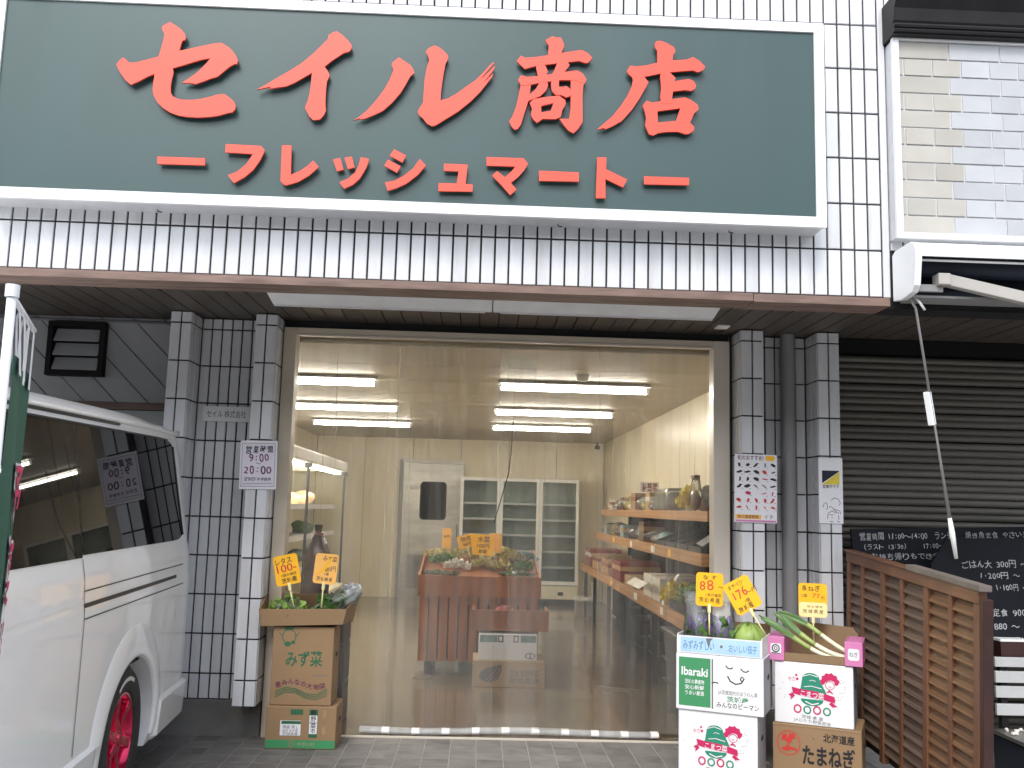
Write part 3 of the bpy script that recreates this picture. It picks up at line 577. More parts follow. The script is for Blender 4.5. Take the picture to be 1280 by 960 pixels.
# ------------------------------------------------------------------ neighbour: brick-faced sign, awning, shutter
ns = thing('brick_sign', 'white framed panel faced with pale grey bricks above the awning', 'sign')
bx(2.032, 3.45, 4.475, 4.561, 2.812, 3.846).obj('backing', 'mortar', ns)
MB().poly([rect(2.026, 3.46, 2.806, 3.852), rect(2.058, 3.43, 2.834, 3.845)], 4.452, 4.4745).obj('frame', 'white_alu', ns, bevel=0.002)
z = 2.837; r_ = 0
rb = random.Random(5)
while z < 3.83:
    hgt = min(0.0915, 3.843 - z); wd = 0.265 if r_ % 2 == 0 else 0.148
    x = 2.061 - (0.0 if r_ % 2 == 0 else 0.118)
    while x < 3.42:
        a, b = max(x, 2.061), min(x + wd - 0.008, 3.427)
        if b - a > 0.012:
            bx(a, b, 4.470 - rb.uniform(0, 0.003), 4.474, z + 0.001, z + hgt - 0.006).obj('brick', 'brick_warm' if (a + b) / 2 < 2.33 else 'brick', ns, bevel=0.002)
        x += wd
    z += 0.0915; r_ += 1
hd = thing('dark_hood', 'black moulded hood along the top of the brick panel', 'hood')
bx(2.016, 3.5, 4.42, 4.561, 3.853, 3.861).obj('drip_edge', 'dark_metal', hd)
aw = thing('awning', 'folded white cased awning with navy cloth above the shutter', 'awning')
def yz_prism(prof, x0, x1):
    n_ = len(prof); return MB().add([(x0, y, z) for y, z in prof] + [(x1, y, z) for y, z in prof], [tuple(range(n_))[::-1], tuple(range(n_, 2 * n_))] + [(i, (i + 1) % n_, n_ + (i + 1) % n_, n_ + i) for i in range(n_)])
cap = [(4.530, 2.500), (4.530, 2.730), (4.500, 2.748), (4.330, 2.748), (4.295, 2.735), (4.278, 2.705), (4.278, 2.65), (4.300, 2.53), (4.330, 2.500), (4.44, 2.488)]
yz_prism(cap, 2.030, 2.062).obj('end_cap', 'white_alu', aw, bevel=0.003)
yz_prism([(4.530, 2.725), (4.530, 2.746), (4.330, 2.746), (4.297, 2.733), (4.280, 2.705), (4.280, 2.668), (4.292, 2.668), (4.296, 2.700), (4.33, 2.727)], 2.063, 3.6).obj('cover', 'white_alu', aw)
yz_prism([(4.532, 2.725), (4.532, 2.505), (4.548, 2.505), (4.548, 2.725)], 2.064, 3.6).obj('back_plate', 'navy', aw)
MB().tube([(2.064, 4.42, 2.655), (3.6, 4.42, 2.655)], 0.055, 16).obj('cloth_roll', 'navy', aw, smooth=True)
MB().tube([(2.064, 4.31, 2.655), (3.6, 4.31, 2.655)], 0.006, 8).obj('rail', 'fixture', aw, smooth=True)
bx(2.064, 3.6, 4.39, 4.53, 2.492, 2.503).obj('bottom_bar', 'pipe', aw)
bx(2.064, 2.20, 4.36, 4.38, 2.515, 2.55).obj('bottom_bar', 'pipe', aw, bevel=0.002)
bx(2.165, 2.225, 4.33, 4.40, 2.545, 2.602).obj('elbow', 'awning_grey', aw, bevel=0.005)
bx(0, 0.75, -0.022, 0.022, -0.028, 0.028).obj('folding_arm', 'awning_grey', aw, bevel=0.004, loc=(2.222, 4.362, 2.572), rot=(0, R(12), R(-2)))
for nm, pr in (('cornice', [(4.561, 3.905), (4.425, 3.905), (4.412, 3.925), (4.40, 3.985), (4.375, 4.02), (4.355, 4.045), (4.37, 4.058), (4.561, 4.058)]), ('moulding', [(4.561, 3.884), (4.40, 3.884), (4.396, 3.894), (4.40, 3.904), (4.561, 3.904)]), ('moulding', [(4.561, 3.862), (4.408, 3.862), (4.404, 3.872), (4.408, 3.883), (4.561, 3.883)])):
    yz_prism(pr, 2.016, 3.5).obj(nm, 'dark_metal', hd)
cr = thing('awning_crank', 'long grey crank rod hanging from the awning end', 'rod')
A_, B_ = Vector((2.087, 4.42, 2.47)), Vector((2.350, 4.62, 1.245))
pt = lambda t: A_.lerp(B_, t)
MB().tube([pt(0) + Vector((-0.012, 0, 0.028)), pt(0) + Vector((-0.014, 0, 0.005)), pt(0.02), pt(0.35)], 0.0065, 8).obj('rod', 'pipe', cr, smooth=True)
MB().tube([pt(0.35), pt(0.49), pt(0.84)], [0.0055, 0.0055, 0.009], 8).obj('rod', 'pipe', cr, smooth=True)
MB().tube([pt(0.84), pt(0.9), pt(1.0)], [0.010, 0.014, 0.009], 8).obj('handle', 'fixture', cr, smooth=True)
MB().tube([pt(0.0) + Vector((0.0, 0, 0.03)), pt(0.0) + Vector((0.02, -0.01, 0.0)), pt(0.02) + Vector((0.04, -0.01, -0.01))], 0.006, 8).obj('hook', 'fixture', cr, smooth=True)
p0, p1 = pt(0.345), pt(0.475); dd = (p1 - p0)
o = bx(-0.026, 0.004, -0.014, 0.014, -dd.length / 2, dd.length / 2).obj('grip', 'white_alu', cr, bevel=0.003, loc=(p0 + p1) / 2); o.rotation_euler = (-dd).to_track_quat('Z', 'Y').to_euler()
sh = thing('roller_shutter', 'closed grey roller shutter of narrow slats beside the shop', 'shutter')
bx(2.282, 4.3, 6.16, 6.3, -0.02, 2.604).obj('backing', 'black', sh)
bx(2.282, 4.3, 6.06, 6.159, 2.512, 2.602).obj('hood_box', 'black', sh)
bx(2.2815, 2.302, 6.10, 6.159, 0.0, 2.511).obj('guide_rail', 'shutter', sh)
SL = 0.0472
mb = MB(); prof = [(0.0, 0.0), (-0.010, 0.005), (-0.016, 0.016), (-0.016, 0.028), (-0.009, 0.040), (-0.002, 0.0445), (0.008, 0.0445), (0.008, 0.0)]
sm = yz_prism([(y, z) for y, z in prof], 2.304, 4.28).mesh('slat', 'shutter', angle=40)
for k in range(53): link('slat', sm, sh, (0, 6.142 + random.uniform(-0.004, 0.003), 0.006 + k * SL + random.uniform(-0.001, 0.001)), (random.uniform(-0.05, 0.02), random.uniform(-0.0012, 0.0012), random.uniform(-0.001, 0.001)))
# ------------------------------------------------------------------ louvered partition between the two shops
lv = thing('louver_partition', 'brown wooden louvered partition standing between the two shopfronts', 'partition', (2.30, 5.895, 0), rot=(R(4.0), 0, 0))
LT = 1.222
ys = [0.0, -0.205, -0.487, -0.728, -1.005, -1.252, -1.497]
for i, y in enumerate(ys):
    w = 0.05 if i in (0, 2, 4, 6) else 0.032
    bx(-0.018, 0.018, y - w / 2, y + w / 2, 0.118, LT - 0.061).obj('stile', 'wood_frame', lv, bevel=0.003)
bx(-0.020, 0.020, -1.523, 0.03, LT - 0.06, LT).obj('top_rail', 'wood_frame', lv, bevel=0.003)
bx(-0.030, 0.030, -1.55, -0.80, LT + 0.001, LT + 0.03).obj('cap', 'grey_cap', lv, bevel=0.004)
bx(-0.028, 0.028, -0.80, 0.04, LT + 0.001, LT + 0.014).obj('cap', 'wood_frame', lv, bevel=0.004)
bx(-0.016, 0.03, -1.560, -1.525, 0.13, LT - 0.03).obj('end_post', 'wood_red', lv, bevel=0.004)
bx(0.021, 0.035, -1.52, 0.02, 0.12, LT - 0.07).obj('backing', 'dark_metal', lv)
rl = random.Random(9)
for i in range(6):
    w0 = (0.05 if i in (0, 2, 4) else 0.032) / 2; w1 = (0.05 if i + 1 in (2, 4, 6) else 0.032) / 2
    a, b = ys[i + 1] + w1 + 0.001, ys[i] - w0 - 0.001
    for k in range(20):
        zt = LT - 0.072 - k * 0.0575
        if zt < 0.18: break
        j = rl.uniform(-0.003, 0.003) if i > 3 else 0
        MB().add([(-0.013, a, zt - 0.053 + j), (-0.013, b, zt - 0.053), (0.011, b, zt), (0.011, a, zt + j), (-0.008, a, zt - 0.0545 + j), (-0.008, b, zt - 0.0545), (0.020, b, zt - 0.003), (0.020, a, zt - 0.003 + j)],
                 [(3, 2, 1, 0), (4, 5, 6, 7), (0, 1, 5, 4), (2, 3, 7, 6), (1, 2, 6, 5), (3, 0, 4, 7)]).obj('slat', 'wood_honey' if i > 3 else 'wood_louver', lv)
# ------------------------------------------------------------------ chalkboards and small furniture beyond the partition
cb = thing('chalkboard', 'wide black menu board with white chalk writing against the shutter', 'chalkboard', (2.395, 5.93, 0.62), rot=(R(-5), R(-2.2), 0))
bx(0, 1.35, -0.02, 0, 0, 0.74).obj('board', 'chalkboard', cb)
letters([hand('営業時間 11:00〜14:00  ランチ', 0.35, 0.690, 0.052, 0.004, 0.60, 241), hand('(ラスト 13:30)     17:00〜', 0.33, 0.625, 0.042, 0.002, 0.52, 242), hand('お持ち帰りもできます', 0.36, 0.565, 0.045, 0.003, 0.50, 243), hand('焼き魚定食 やさい天ぷら', 0.98, 0.69, 0.045, 0.003, 0.5, 244), hand('日替わり定食 850円', 0.98, 0.62, 0.045, 0.003, 0.48, 245)], -0.0206, 'chalk_writing', 'chalk', cb)
MB().poly([stroke([(0.74, 0.655), (1.2, 0.66)], 0.005)], -0.0207).poly([stroke([(0.74, 0.588), (1.1, 0.592)], 0.005)], -0.0208).obj('chalk_line', 'chalk', cb)
cb = thing('chalkboard', 'lower black menu board listing prices in chalk behind the partition', 'chalkboard', (2.80, 5.74, 0.66), rot=(R(-8), R(-1.5), 0))
MB().poly([[(0.12, 0.66), (0.0, 0.5), (0.0, 0.0), (0.85, 0.0), (0.85, 0.66)]], -0.02, 0).obj('board', 'chalkboard', cb)
letters([hand('ごはん大 300円 〜 400', 0.45, 0.50, 0.05, 0.004, 0.52, 245), hand('1,200円 〜 1,500', 0.50, 0.43, 0.045, 0.004, 0.42, 246), hand('とり 1,100円 〜 1,300', 0.50, 0.36, 0.045, 0.004, 0.44, 247), hand('定食 900円', 0.47, 0.21, 0.05, 0.004, 0.26, 248), hand('880 〜 1,500', 0.50, 0.13, 0.05, 0.004, 0.32, 249), hand('03 - 5177', 0.45, 0.05, 0.05, 0.004, 0.26, 250)], -0.0206, 'chalk_writing', 'chalk', cb)
rk = thing('slatted_rack', 'white slatted rack below the chalkboards at the picture edge', 'rack')
for a, b in ((0.585, 0.640), (0.495, 0.560), (0.410, 0.475), (0.310, 0.375)):
    bx(3.06, 4.0, 5.60, 5.622, a, b).obj('slat', 'rack_white', rk, bevel=0.003)
for x in (3.10, 3.92):
    bx(x, x + 0.04, 5.623, 5.66, 0.0, 0.64).obj('post', 'dark_metal', rk)
bx(3.06, 4.0, 5.623, 5.9, 0.618, 0.639).obj('top', 'dark_metal', rk)
rc = thing('red_box', 'small dark red box with pale rim standing on the slatted rack', 'box', (3.12, 5.64, 0.64))
bx(0, 0.16, 0, 0.2, 0.0, 0.085).obj('body', 'wood_red', rc); bx(-0.004, 0.164, -0.004, 0.204, 0.086, 0.10).obj('rim', 'fixture', rc)
cl = thing('cooler', 'dark blue tub with a metal tray of small stones at the picture edge', 'tub', (3.0, 5.2, 0))
bx(0, 0.8, 0, 0.35, 0.0, 0.225).obj('body', 'navy', cl, bevel=0.01); bx(-0.01, 0.81, -0.01, 0.36, 0.226, 0.245).obj('tray_rim', 'stainless', cl, bevel=0.004)
pb = MB()
for k in range(70):
    x, y, r_ = random.uniform(0.02, 0.78), random.uniform(0.02, 0.33), random.uniform(0.008, 0.018)
    pb.lathe([(r_ * 0.3, 0), (r_, r_ * 0.5), (r_ * 0.8, r_ * 1.1), (r_ * 0.2, r_ * 1.4)], 6, (x, y, 0.245))
o = pb.obj('stones', 'goods_white', cl, smooth=True); o['kind'] = 'stuff'

# ------------------------------------------------------------------ white van backed in on the left
# local frame: x = outward from the visible side, y = forward from the rear, z up
van = thing('van', 'white van with dark tinted windows and red wheels backed up to the wall', 'van', (-1.640, 5.310, 0), R(185))
# rotated so that local +y runs toward the street and local -x is the visible side
def prof_w(z):
    pts = [(0.20, -0.030), (0.30, -0.008), (0.45, 0.0), (0.98, 0.004), (1.03, -0.004), (1.10, -0.004), (1.19, -0.022), (1.76, -0.098), (1.80, -0.112), (1.83, -0.150), (1.87, -0.235), (1.905, -0.40), (1.93, -0.85)]
    for (a, b), (c, d) in zip(pts[:-1], pts[1:]):
        if z <= c: return b + (d - b) * (z - a) / (c - a)
    return pts[-1][1]
S_REAR, S_FRONT = -0.525, 4.20
def plan_in(s):
    d = s - S_REAR; r = 0.20
    if d < r: return 0.115 * (1 - math.sqrt(max(0, 1 - ((r - d) / r) ** 2))) + 0.0
    d2 = S_FRONT - s
    if d2 < 0.5: return 0.25 * (1 - math.sqrt(max(0, 1 - ((0.5 - d2) / 0.5) ** 2)))
    return 0.012 * max(0, (0.9 - d)) ** 2
def lower(s, z): return z - max(0, z - 1.2) / 0.6 * 0.027 * max(0, min(s, 2.8) - 0.1)   # the roof falls slightly towards the front
def lean(s, z): return 0.17 * min(1, max(0, z - 1.15) / 0.65) ** 1.2 * max(0, 1 - (s - S_REAR) / 0.45)      # the tail leans forward towards the roof
def side(s, z, off=0.0): return (-(prof_w(z) - plan_in(s) + off), s + lean(s, z), lower(s, z))
ss = [S_REAR, S_REAR + 0.004, S_REAR + 0.015, S_REAR + 0.035, S_REAR + 0.065, S_REAR + 0.11, S_REAR + 0.17, S_REAR + 0.24, -0.12, 0.0, 0.3, 0.76, 1.3, 2.0, 2.8, 3.7, 3.9, 4.05, 4.15, 4.19, 4.20]
zs = [0.20, 0.24, 0.30, 0.38, 0.45, 0.7, 0.98, 1.005, 1.03, 1.10, 1.145, 1.19, 1.35, 1.55, 1.70, 1.76, 1.79, 1.81, 1.83, 1.87, 1.89, 1.905, 1.93]
CEN = 0.85
mb = MB(); rings = []
for s in ss:
    ring = [side(s, z) for z in zs]; k = 1.0
    full = [(x, y, z) for x, y, z in ring] + [(2 * CEN - x, y, z) for x, y, z in ring[::-1][1:]]
    if s > 3.6: full = [(x, y - max(0, (z - 1.0)) * 0.75 * (s - 3.6) / 0.6, z) for x, y, z in full]
    rings.append(full)
nr = len(rings[0])
for rg in rings: mb.v += rg
for i in range(len(rings) - 1):
    for j in range(nr):
        a = i * nr + j; b = i * nr + (j + 1) % nr; mb.f.append((a, b, b + nr, a + nr))
mb.f.append(tuple(range(nr))[::-1]); mb.f.append(tuple((len(rings) - 1) * nr + j for j in range(nr)))
body = mb.obj('body', 'van_paint', van)
bmx = bmesh.new(); bmx.from_mesh(body.data); bmesh.ops.recalc_face_normals(bmx, faces=bmx.faces); bmx.to_mesh(body.data); bmx.free()
WS, WZ = 0.745, 0.335
cut = MB()
for wy in (WS, WS + 2.57):
    n_ = 40; ring = [(wy + 0.455 * math.cos(2 * math.pi * i / n_), 0.325 + 0.372 * math.sin(2 * math.pi * i / n_)) for i in range(n_)]
    for x0, x1 in ((-0.3, 0.28), (1.42, 2.0)):
        cut.add([(x0, y, z) for y, z in ring] + [(x1, y, z) for y, z in ring], [tuple(range(n_)), tuple(range(n_, 2 * n_))[::-1]] + [(i, n_ + i, n_ + (i + 1) % n_, (i + 1) % n_) for i in range(n_)])
co = cut.obj('cutter', 'black', van)
bmx = bmesh.new(); bmx.from_mesh(co.data); bmesh.ops.recalc_face_normals(bmx, faces=bmx.faces); bmx.to_mesh(co.data); bmx.free()
bo = body.modifiers.new('arch', 'BOOLEAN'); bo.object = co; bo.operation = 'DIFFERENCE'; bo.solver = 'EXACT'
bpy.context.view_layer.update()
me = bpy.data.meshes.new_from_object(body.evaluated_get(bpy.context.evaluated_depsgraph_get()))
body.modifiers.clear(); body.data = me; bpy.data.objects.remove(co)
me.polygons.foreach_set('use_smooth', [True] * len(me.polygons)); me.set_sharp_from_angle(angle=R(32))
def side_patch(s0, s1, z0, z1, off, ns=14, nz=8, m='van_glass', name='window', shape=None, thick=0.0):
    def fn(u, v):
        s = s0 + (s1 - s0) * u; z = z0 + (z1 - z0) * v
        if shape: s, z = shape(u, v, s, z)
        return side(s, z, off)
    return MB().grid(fn, ns, nz).obj(name, m, van, smooth=True)
def rear_win(u, v, s, z):
    e = max(0.0, 0.14 - u) / 0.14
    zc = 1.475; z = zc + (z - zc) * (1 - 0.10 * e ** 3)
    return s + 0.10 * v * (1 - u) ** 3, z
side_patch(-0.245, 1.535, 1.205, 1.752, 0.004, 28, 10, shape=rear_win)
side_patch(1.543, 2.75, 1.195, 1.750, 0.004, 14, 10)
def frame_loop():
    pts = [rear_win(0, v / 10, -0.245, 1.205 + 0.547 * v / 10) for v in range(11)]
    return pts
MB().tube([side(s - 0.004, z, 0.004) for s, z in frame_loop()], 0.006, 6).obj('window_seal', 'van_trim', van, smooth=True)
MB().tube([side(s, 1.755, 0.003) for s in [0.0 + 0.25 * i for i in range(12)]], 0.005, 6).obj('window_seal', 'van_trim', van, smooth=True)
def strip(pts, w, m, name, off=0.003):
    """thin band following the side, pts (s, z)"""
    mb = MB(); o = stroke(pts, w); n_ = len(o) // 2; L_, R_ = o[:n_], o[n_:][::-1]
    for i in range(n_): mb.v += [side(*L_[i], off), side(*R_[i], off)]
    mb.f = [(2 * i, 2 * i + 1, 2 * i + 3, 2 * i + 2) for i in range(n_ - 1)]
    return mb.obj(name, m, van)
sr = lambda a, b, n_=12: [a + (b - a) * i / n_ for i in range(n_ + 1)]
strip([(s, 1.012) for s in sr(-0.03, 1.535)], 0.017, 'van_trim', 'door_rail')
strip([(s, 1.068) for s in sr(-0.20, 1.535)], 0.005, 'van_trim', 'panel_gap')
strip([(s, 0.962) for s in sr(-0.20, 1.535)], 0.005, 'van_trim', 'panel_gap')
strip([(1.540, z) for z in sr(0.45, 1.19)], 0.006, 'van_trim', 'door_gap')
strip([(s, 1.03) for s in sr(1.56, 4.0)], 0.012, 'van_paint', 'crease', 0.008)
# gutter along the roof edge
MB().tube([(-(prof_w(1.80) - plan_in(s) + 0.004) , s, lower(s, 1.805) + (0.012 if s < -0.3 else 0)) for s in [-0.315, -0.25, -0.15, 0, 0.5, 1, 1.5, 2, 2.8, 3.3]], 0.013, 8).obj('roof_gutter', 'van_paint', van, smooth=True)
MB().tube([(-(prof_w(1.79) - plan_in(s) + 0.004), s, lower(s, 1.787)) for s in [0.9, 1.5, 2, 2.8, 3.3]], 0.007, 6).obj('gutter_gap', 'van_trim', van, smooth=True)
# wheel arch flare
def flare(wy, sg=1):
    rows = [(0.455, 0.372, -0.020), (0.458, 0.375, 0.012), (0.475, 0.392, 0.017), (0.53, 0.45, 0.014), (0.585, 0.51, 0.005), (0.61, 0.535, -0.004)]
    def fn(u, v):
        t = v * (len(rows) - 1); i = min(int(t), len(rows) - 2); q = t - i; a = [rows[i][k] * (1 - q) + rows[i + 1][k] * q for k in range(3)]
        an = math.pi * (1.06 - 1.12 * u); s = wy + a[0] * math.cos(an); z = max(0.22, 0.325 + a[1] * math.sin(an))
        return side(s, z, a[2])
    MB().grid(fn, 30, 11).obj('wheel_arch', 'van_paint', van, smooth=True)
flare(WS); flare(WS + 2.57)
MB().box(0.02, 0.28, WS - 0.5, WS + 0.5, 0.66, 0.70).box(0.262, 0.28, WS - 0.5, WS + 0.5, 0.1, 0.70).obj('wheel_well', 'black', van)
# bumper corner and side skirt
def bump(u, v):
    t = v * 3; zz = [0.205, 0.225, 0.395, 0.41][min(int(t + 1e-6), 3)]; of = [0.000, 0.020, 0.022, -0.004][min(int(t + 1e-6), 3)]
    s = S_REAR - 0.02 + (0.235 - (S_REAR - 0.02)) * u
    if u > 0.98: of -= 0.03
    x = prof_w(zz) * 0.5 + of - (0.16 * (1 - math.sqrt(max(0, 1 - (max(0, 0.18 - (s - S_REAR + 0.02)) / 0.18) ** 2))))
    return (-x, s, zz + 0.05 * 0 )
MB().grid(bump, 24, 4).obj('bumper', 'van_paint', van, angle=35)
bx(0.1, 1.6, S_REAR - 0.02, S_REAR + 0.03, 0.21, 0.41).obj('bumper', 'van_paint', van, bevel=0.01)
def skirt(u, v):
    zz = [0.20, 0.215, 0.425, 0.44][int(v * 3 + 1e-6)]; of = [0.0, 0.016, 0.018, -0.004][int(v * 3 + 1e-6)]
    return side(1.235 + 1.6 * u, zz, of)
MB().grid(skirt, 8, 4).obj('side_skirt', 'van_paint', van, angle=35)
strip([(1.30, z) for z in sr(0.2, 0.43, 4)], 0.004, 'van_trim', 'skirt_gap', 0.019)
# wheels: axis along local x, outer face toward -x
def wheel(wy, flip=False):
    w = bpy.data.objects.new('wheel', None); COL.objects.link(w); w.parent = van; w.location = (0.045 if not flip else 1.655, wy, WZ)
    if flip: w.rotation_euler = (0, 0, math.pi)
    def rev(prof, name, m, n_=48):
        mb = MB()
        mb.grid(lambda u, v: (prof[int(round(v * (len(prof) - 1)))][0], prof[int(round(v * (len(prof) - 1)))][1] * math.cos(2 * math.pi * u), prof[int(round(v * (len(prof) - 1)))][1] * math.sin(2 * math.pi * u)), n_, len(prof), True)
        return mb.obj(name, m, w, angle=35)
    rev([(0.0, 0.200), (-0.02, 0.215), (-0.028, 0.255), (-0.024, 0.300), (0.0, 0.327), (0.03, 0.334), (0.15, 0.334), (0.2, 0.31), (0.21, 0.23)], 'tyre', 'rubber')
    rev([(0.0, 0.206), (-0.014, 0.204), (-0.014, 0.194), (0.0, 0.185), (0.10, 0.178), (0.17, 0.182)], 'rim', 'rim_red')
    rev([(0.105, 0.198), (0.112, 0.06), (0.10, 0.002)], 'brake_disc', 'dark_metal')
    def bandf(u, v):
        a = R(60 + 55 * u); r_ = 0.255 + 0.018 * v; return (-0.0295, r_ * math.cos(a), r_ * math.sin(a))
    MB().grid(bandf, 16, 2).obj('tyre_lettering', 'tyre_letter', w)
    for k in range(6):
        a = R(60 * k + 18); ca, sa = math.cos(a), math.sin(a); mb = MB(); V = []
        for r_, hw, x0, x1 in ((0.03, 0.030, -0.010, 0.055), (0.09, 0.021, 0.000, 0.05), (0.15, 0.020, -0.008, 0.045), (0.188, 0.026, -0.012, 0.04)):
            for hx, hh in ((x0, -hw), (x0, hw), (x1, hw * 1.4), (x1, -hw * 1.4)): V.append((hx, r_ * ca - hh * sa, r_ * sa + hh * ca))
        F = []
        for i in range(3):
            for j in range(4): F.append((4 * i + j, 4 * i + (j + 1) % 4, 4 * i + 4 + (j + 1) % 4, 4 * i + 4 + j))
        F += [(3, 2, 1, 0), (12, 13, 14, 15)]
        mb.add(V, F).obj('spoke', 'rim_red', w, bevel=0.005)
    rev([(-0.014, 0.001), (-0.018, 0.02), (-0.014, 0.034), (0.03, 0.045)], 'hub_cap', 'rim_red', 24)
wheel(WS); wheel(WS + 2.57); wheel(WS, True); wheel(WS + 2.57, True)
# ------------------------------------------------------------------ green banner in the near left corner
fl = thing('banner', 'green cloth banner hanging from a white pole at the left edge', 'banner', (-1.140, 2.28, 0))
ux, uy = (-1.300 + 1.155) / 0.43, (2.70 - 2.28) / 0.43
def fp(a, z, o=0.0): return (ux * a - uy * o, uy * a + ux * o, z)
MB().tube([fp(-0.02, 0.02), fp(-0.02, 1.91)], 0.011, 12).obj('pole', 'flag_white', fl, smooth=True)
MB().tube([fp(-0.02, 1.90), fp(-0.02, 1.93)], 0.016, 12).obj('pole_cap', 'flag_white', fl, angle=50)
MB().tube([fp(-0.03, 1.905), fp(0.455, 1.900)], 0.007, 8).obj('crossbar', 'flag_white', fl, smooth=True)
MB().lathe([(0.12, 0), (0.12, 0.02), (0.03, 0.05)], 24, (fp(-0.02, 0)[0], fp(-0.02, 0)[1], -0.002)).obj('base', 'black', fl)
wob = lambda a, z: 0.010 * math.sin(a * 14 + z * 2.2) + 0.008 * math.sin(z * 3.1)
def cloth(u, v):
    a = 0.005 + 0.405 * u - 0.02 * (1 - v); z = 0.55 + 1.215 * v; return fp(a, z, wob(a, z))
MB().grid(cloth, 24, 30).obj('cloth', 'flag_green', fl, smooth=True)
for a in (0.03, 0.13, 0.24, 0.355):
    MB().grid(lambda u, v: fp(a + 0.04 * u, 1.72 + 0.185 * v, wob(a, 1.72) * (1 - v) + (-0.009 if v < 0.95 else 0)), 3, 8).obj('loop', 'flag_white', fl, smooth=True)
    MB().grid(lambda u, v: fp(a + 0.04 * u, 1.72 + 0.185 * v, wob(a, 1.72) * (1 - v) + (0.009 if v < 0.95 else 0)), 3, 8).obj('loop', 'flag_white', fl, smooth=True)
def on_cloth(lines, m, off, name):
    tm = text_mb(lines); mb = MB(); mb.f = tm.f
    mb.v = [fp(x, z, wob(x, z) - off) for x, y, z in tm.v]
    mb.obj(name, m, fl)
on_cloth([('野', 0.30, 1.42, 0.20, 0.045), ('菜', 0.30, 1.22, 0.20, 0.045), ('直', 0.30, 1.02, 0.20, 0.045)], 'flag_white', 0.006, 'lettering')
on_cloth([('野', 0.30, 1.42, 0.20, 0.012), ('菜', 0.30, 1.22, 0.20, 0.012), ('直', 0.30, 1.02, 0.20, 0.012)], 'ink_mag', 0.010, 'lettering')

# ------------------------------------------------------------------ inside the shop: ceiling lights
def ceiling_light(x0, x1, y, label):
    t = thing('ceiling_light', label, 'ceiling light', group='lit tube lights on the shop ceiling')
    MB().add([(x0 - 0.03, y - 0.09, 2.470), (x1 + 0.03, y - 0.09, 2.470), (x1 + 0.03, y + 0.09, 2.470), (x0 - 0.03, y + 0.09, 2.470), (x0 - 0.03, y - 0.035, 2.499), (x1 + 0.03, y - 0.035, 2.499), (x1 + 0.03, y + 0.035, 2.499), (x0 - 0.03, y + 0.035, 2.499)],
             [(0, 3, 2, 1), (4, 5, 6, 7), (0, 1, 5, 4), (1, 2, 6, 5), (2, 3, 7, 6), (3, 0, 4, 7)]).obj('housing', 'fixture', t)
    MB().tube([(x0, y, 2.435), (x1, y, 2.435)], 0.017, 10).obj('tube', 'tube_light', t, smooth=True)
    for x in (x0 - 0.012, x1 + 0.012): bx(x - 0.012, x + 0.012, y - 0.018, y + 0.018, 2.415, 2.471).obj('socket', 'fixture', t)
for y, w in ((7.92, 'nearest row'), (10.05, 'middle row'), (12.02, 'rear row')):
    ceiling_light(-2.10, -0.905, y, 'lit tube light over the chilled case, ' + w)
    ceiling_light(0.165, 1.395, y, 'lit tube light towards the goods shelves, ' + w)
d = thing('smoke_detector', 'small round white detector on the shop ceiling', 'detector', (0.80, 7.45, 2.4995)); MB().lathe([(0.03, -0.05), (0.05, -0.04), (0.055, 0)], 20).obj('dome', 'fixture', d, smooth=True)
d = thing('security_camera', 'small black camera high in the far shop corner', 'camera', (1.86, 14.9, 2.499)); MB().tube([(0, 0, 0), (0, 0, -0.05)], 0.012).obj('mount', 'black', d); bx(-0.04, 0.03, -0.08, 0.03, -0.11, -0.05).obj('body', 'black', d, bevel=0.008)
d = thing('hanging_wire', 'thin black wire hanging from the ceiling over the wooden stand', 'wire')
MB().tube([(0.40, 11.6, 2.495), (0.385, 11.6, 2.1), (0.36, 11.6, 1.85), (0.28, 11.6, 1.55), (0.20, 11.6, 1.25)], 0.006, 6).obj('cable', 'black', d, smooth=True)
# ------------------------------------------------------------------ stainless door, glass door fridge
d = thing('steel_door', 'brushed steel door with a small window in the back wall', 'door', (-1.20, 15.10, 0))
MB().poly([rect(0, 0.96, 0, 2.10), rrect(0.29, 0.68, 1.23, 1.80, 0.05)], 0.0, 0.05).obj('leaf', 'stainless', d)
MB().poly([rrect(0.275, 0.695, 1.215, 1.815, 0.06), rrect(0.30, 0.67, 1.24, 1.79, 0.045)], -0.008, -0.001).obj('window_gasket', 'black', d)
bx(0.28, 0.69, 0.02, 0.03, 1.22, 1.81).obj('window', 'van_glass', d)
bx(0.10, 0.58, -0.006, -0.001, 0.15, 0.67).obj('kick_plate', 'pipe', d)
bx(-0.06, -0.003, -0.02, 0.05, 0, 2.16).obj('frame', 'pipe', d); bx(-0.003, 0.98, -0.02, 0.05, 2.105, 2.16).obj('frame', 'fixture', d)
bx(0.86, 0.88, -0.05, -0.001, 0.95, 1.15).obj('handle', 'chrome', d, bevel=0.005)
f = thing('glass_door_fridge', 'tall three door glass fridge with empty shelves at the back wall', 'fridge', (-0.275, 14.40, 0))
W = 1.81
bx(0, W, 0.03, 0.06 + 0.62, 0.09, 0.30).obj('base_panel', 'fridge_body', f, bevel=0.01)
bx(0.02, W - 0.02, 0.08, 0.65, 0.0, 0.089).obj('plinth', 'black', f)
for k in range(6): bx(0.1 + k * 0.28, 0.34 + k * 0.28, 0.065, 0.079, 0.02, 0.07).obj('vent', 'dark_metal', f)
MB().box(0, W, 0.63, 0.68, 0.301, 1.895).obj('back', 'fridge_in', f)
MB().box(0, 0.03, 0.03, 0.629, 0.301, 1.86).obj('side', 'fridge_body', f); MB().box(W - 0.03, W, 0.03, 0.629, 0.301, 1.86).obj('side', 'fridge_body', f)
bx(0, W, 0.03, 0.629, 1.861, 1.895).obj('top', 'fridge_body', f)
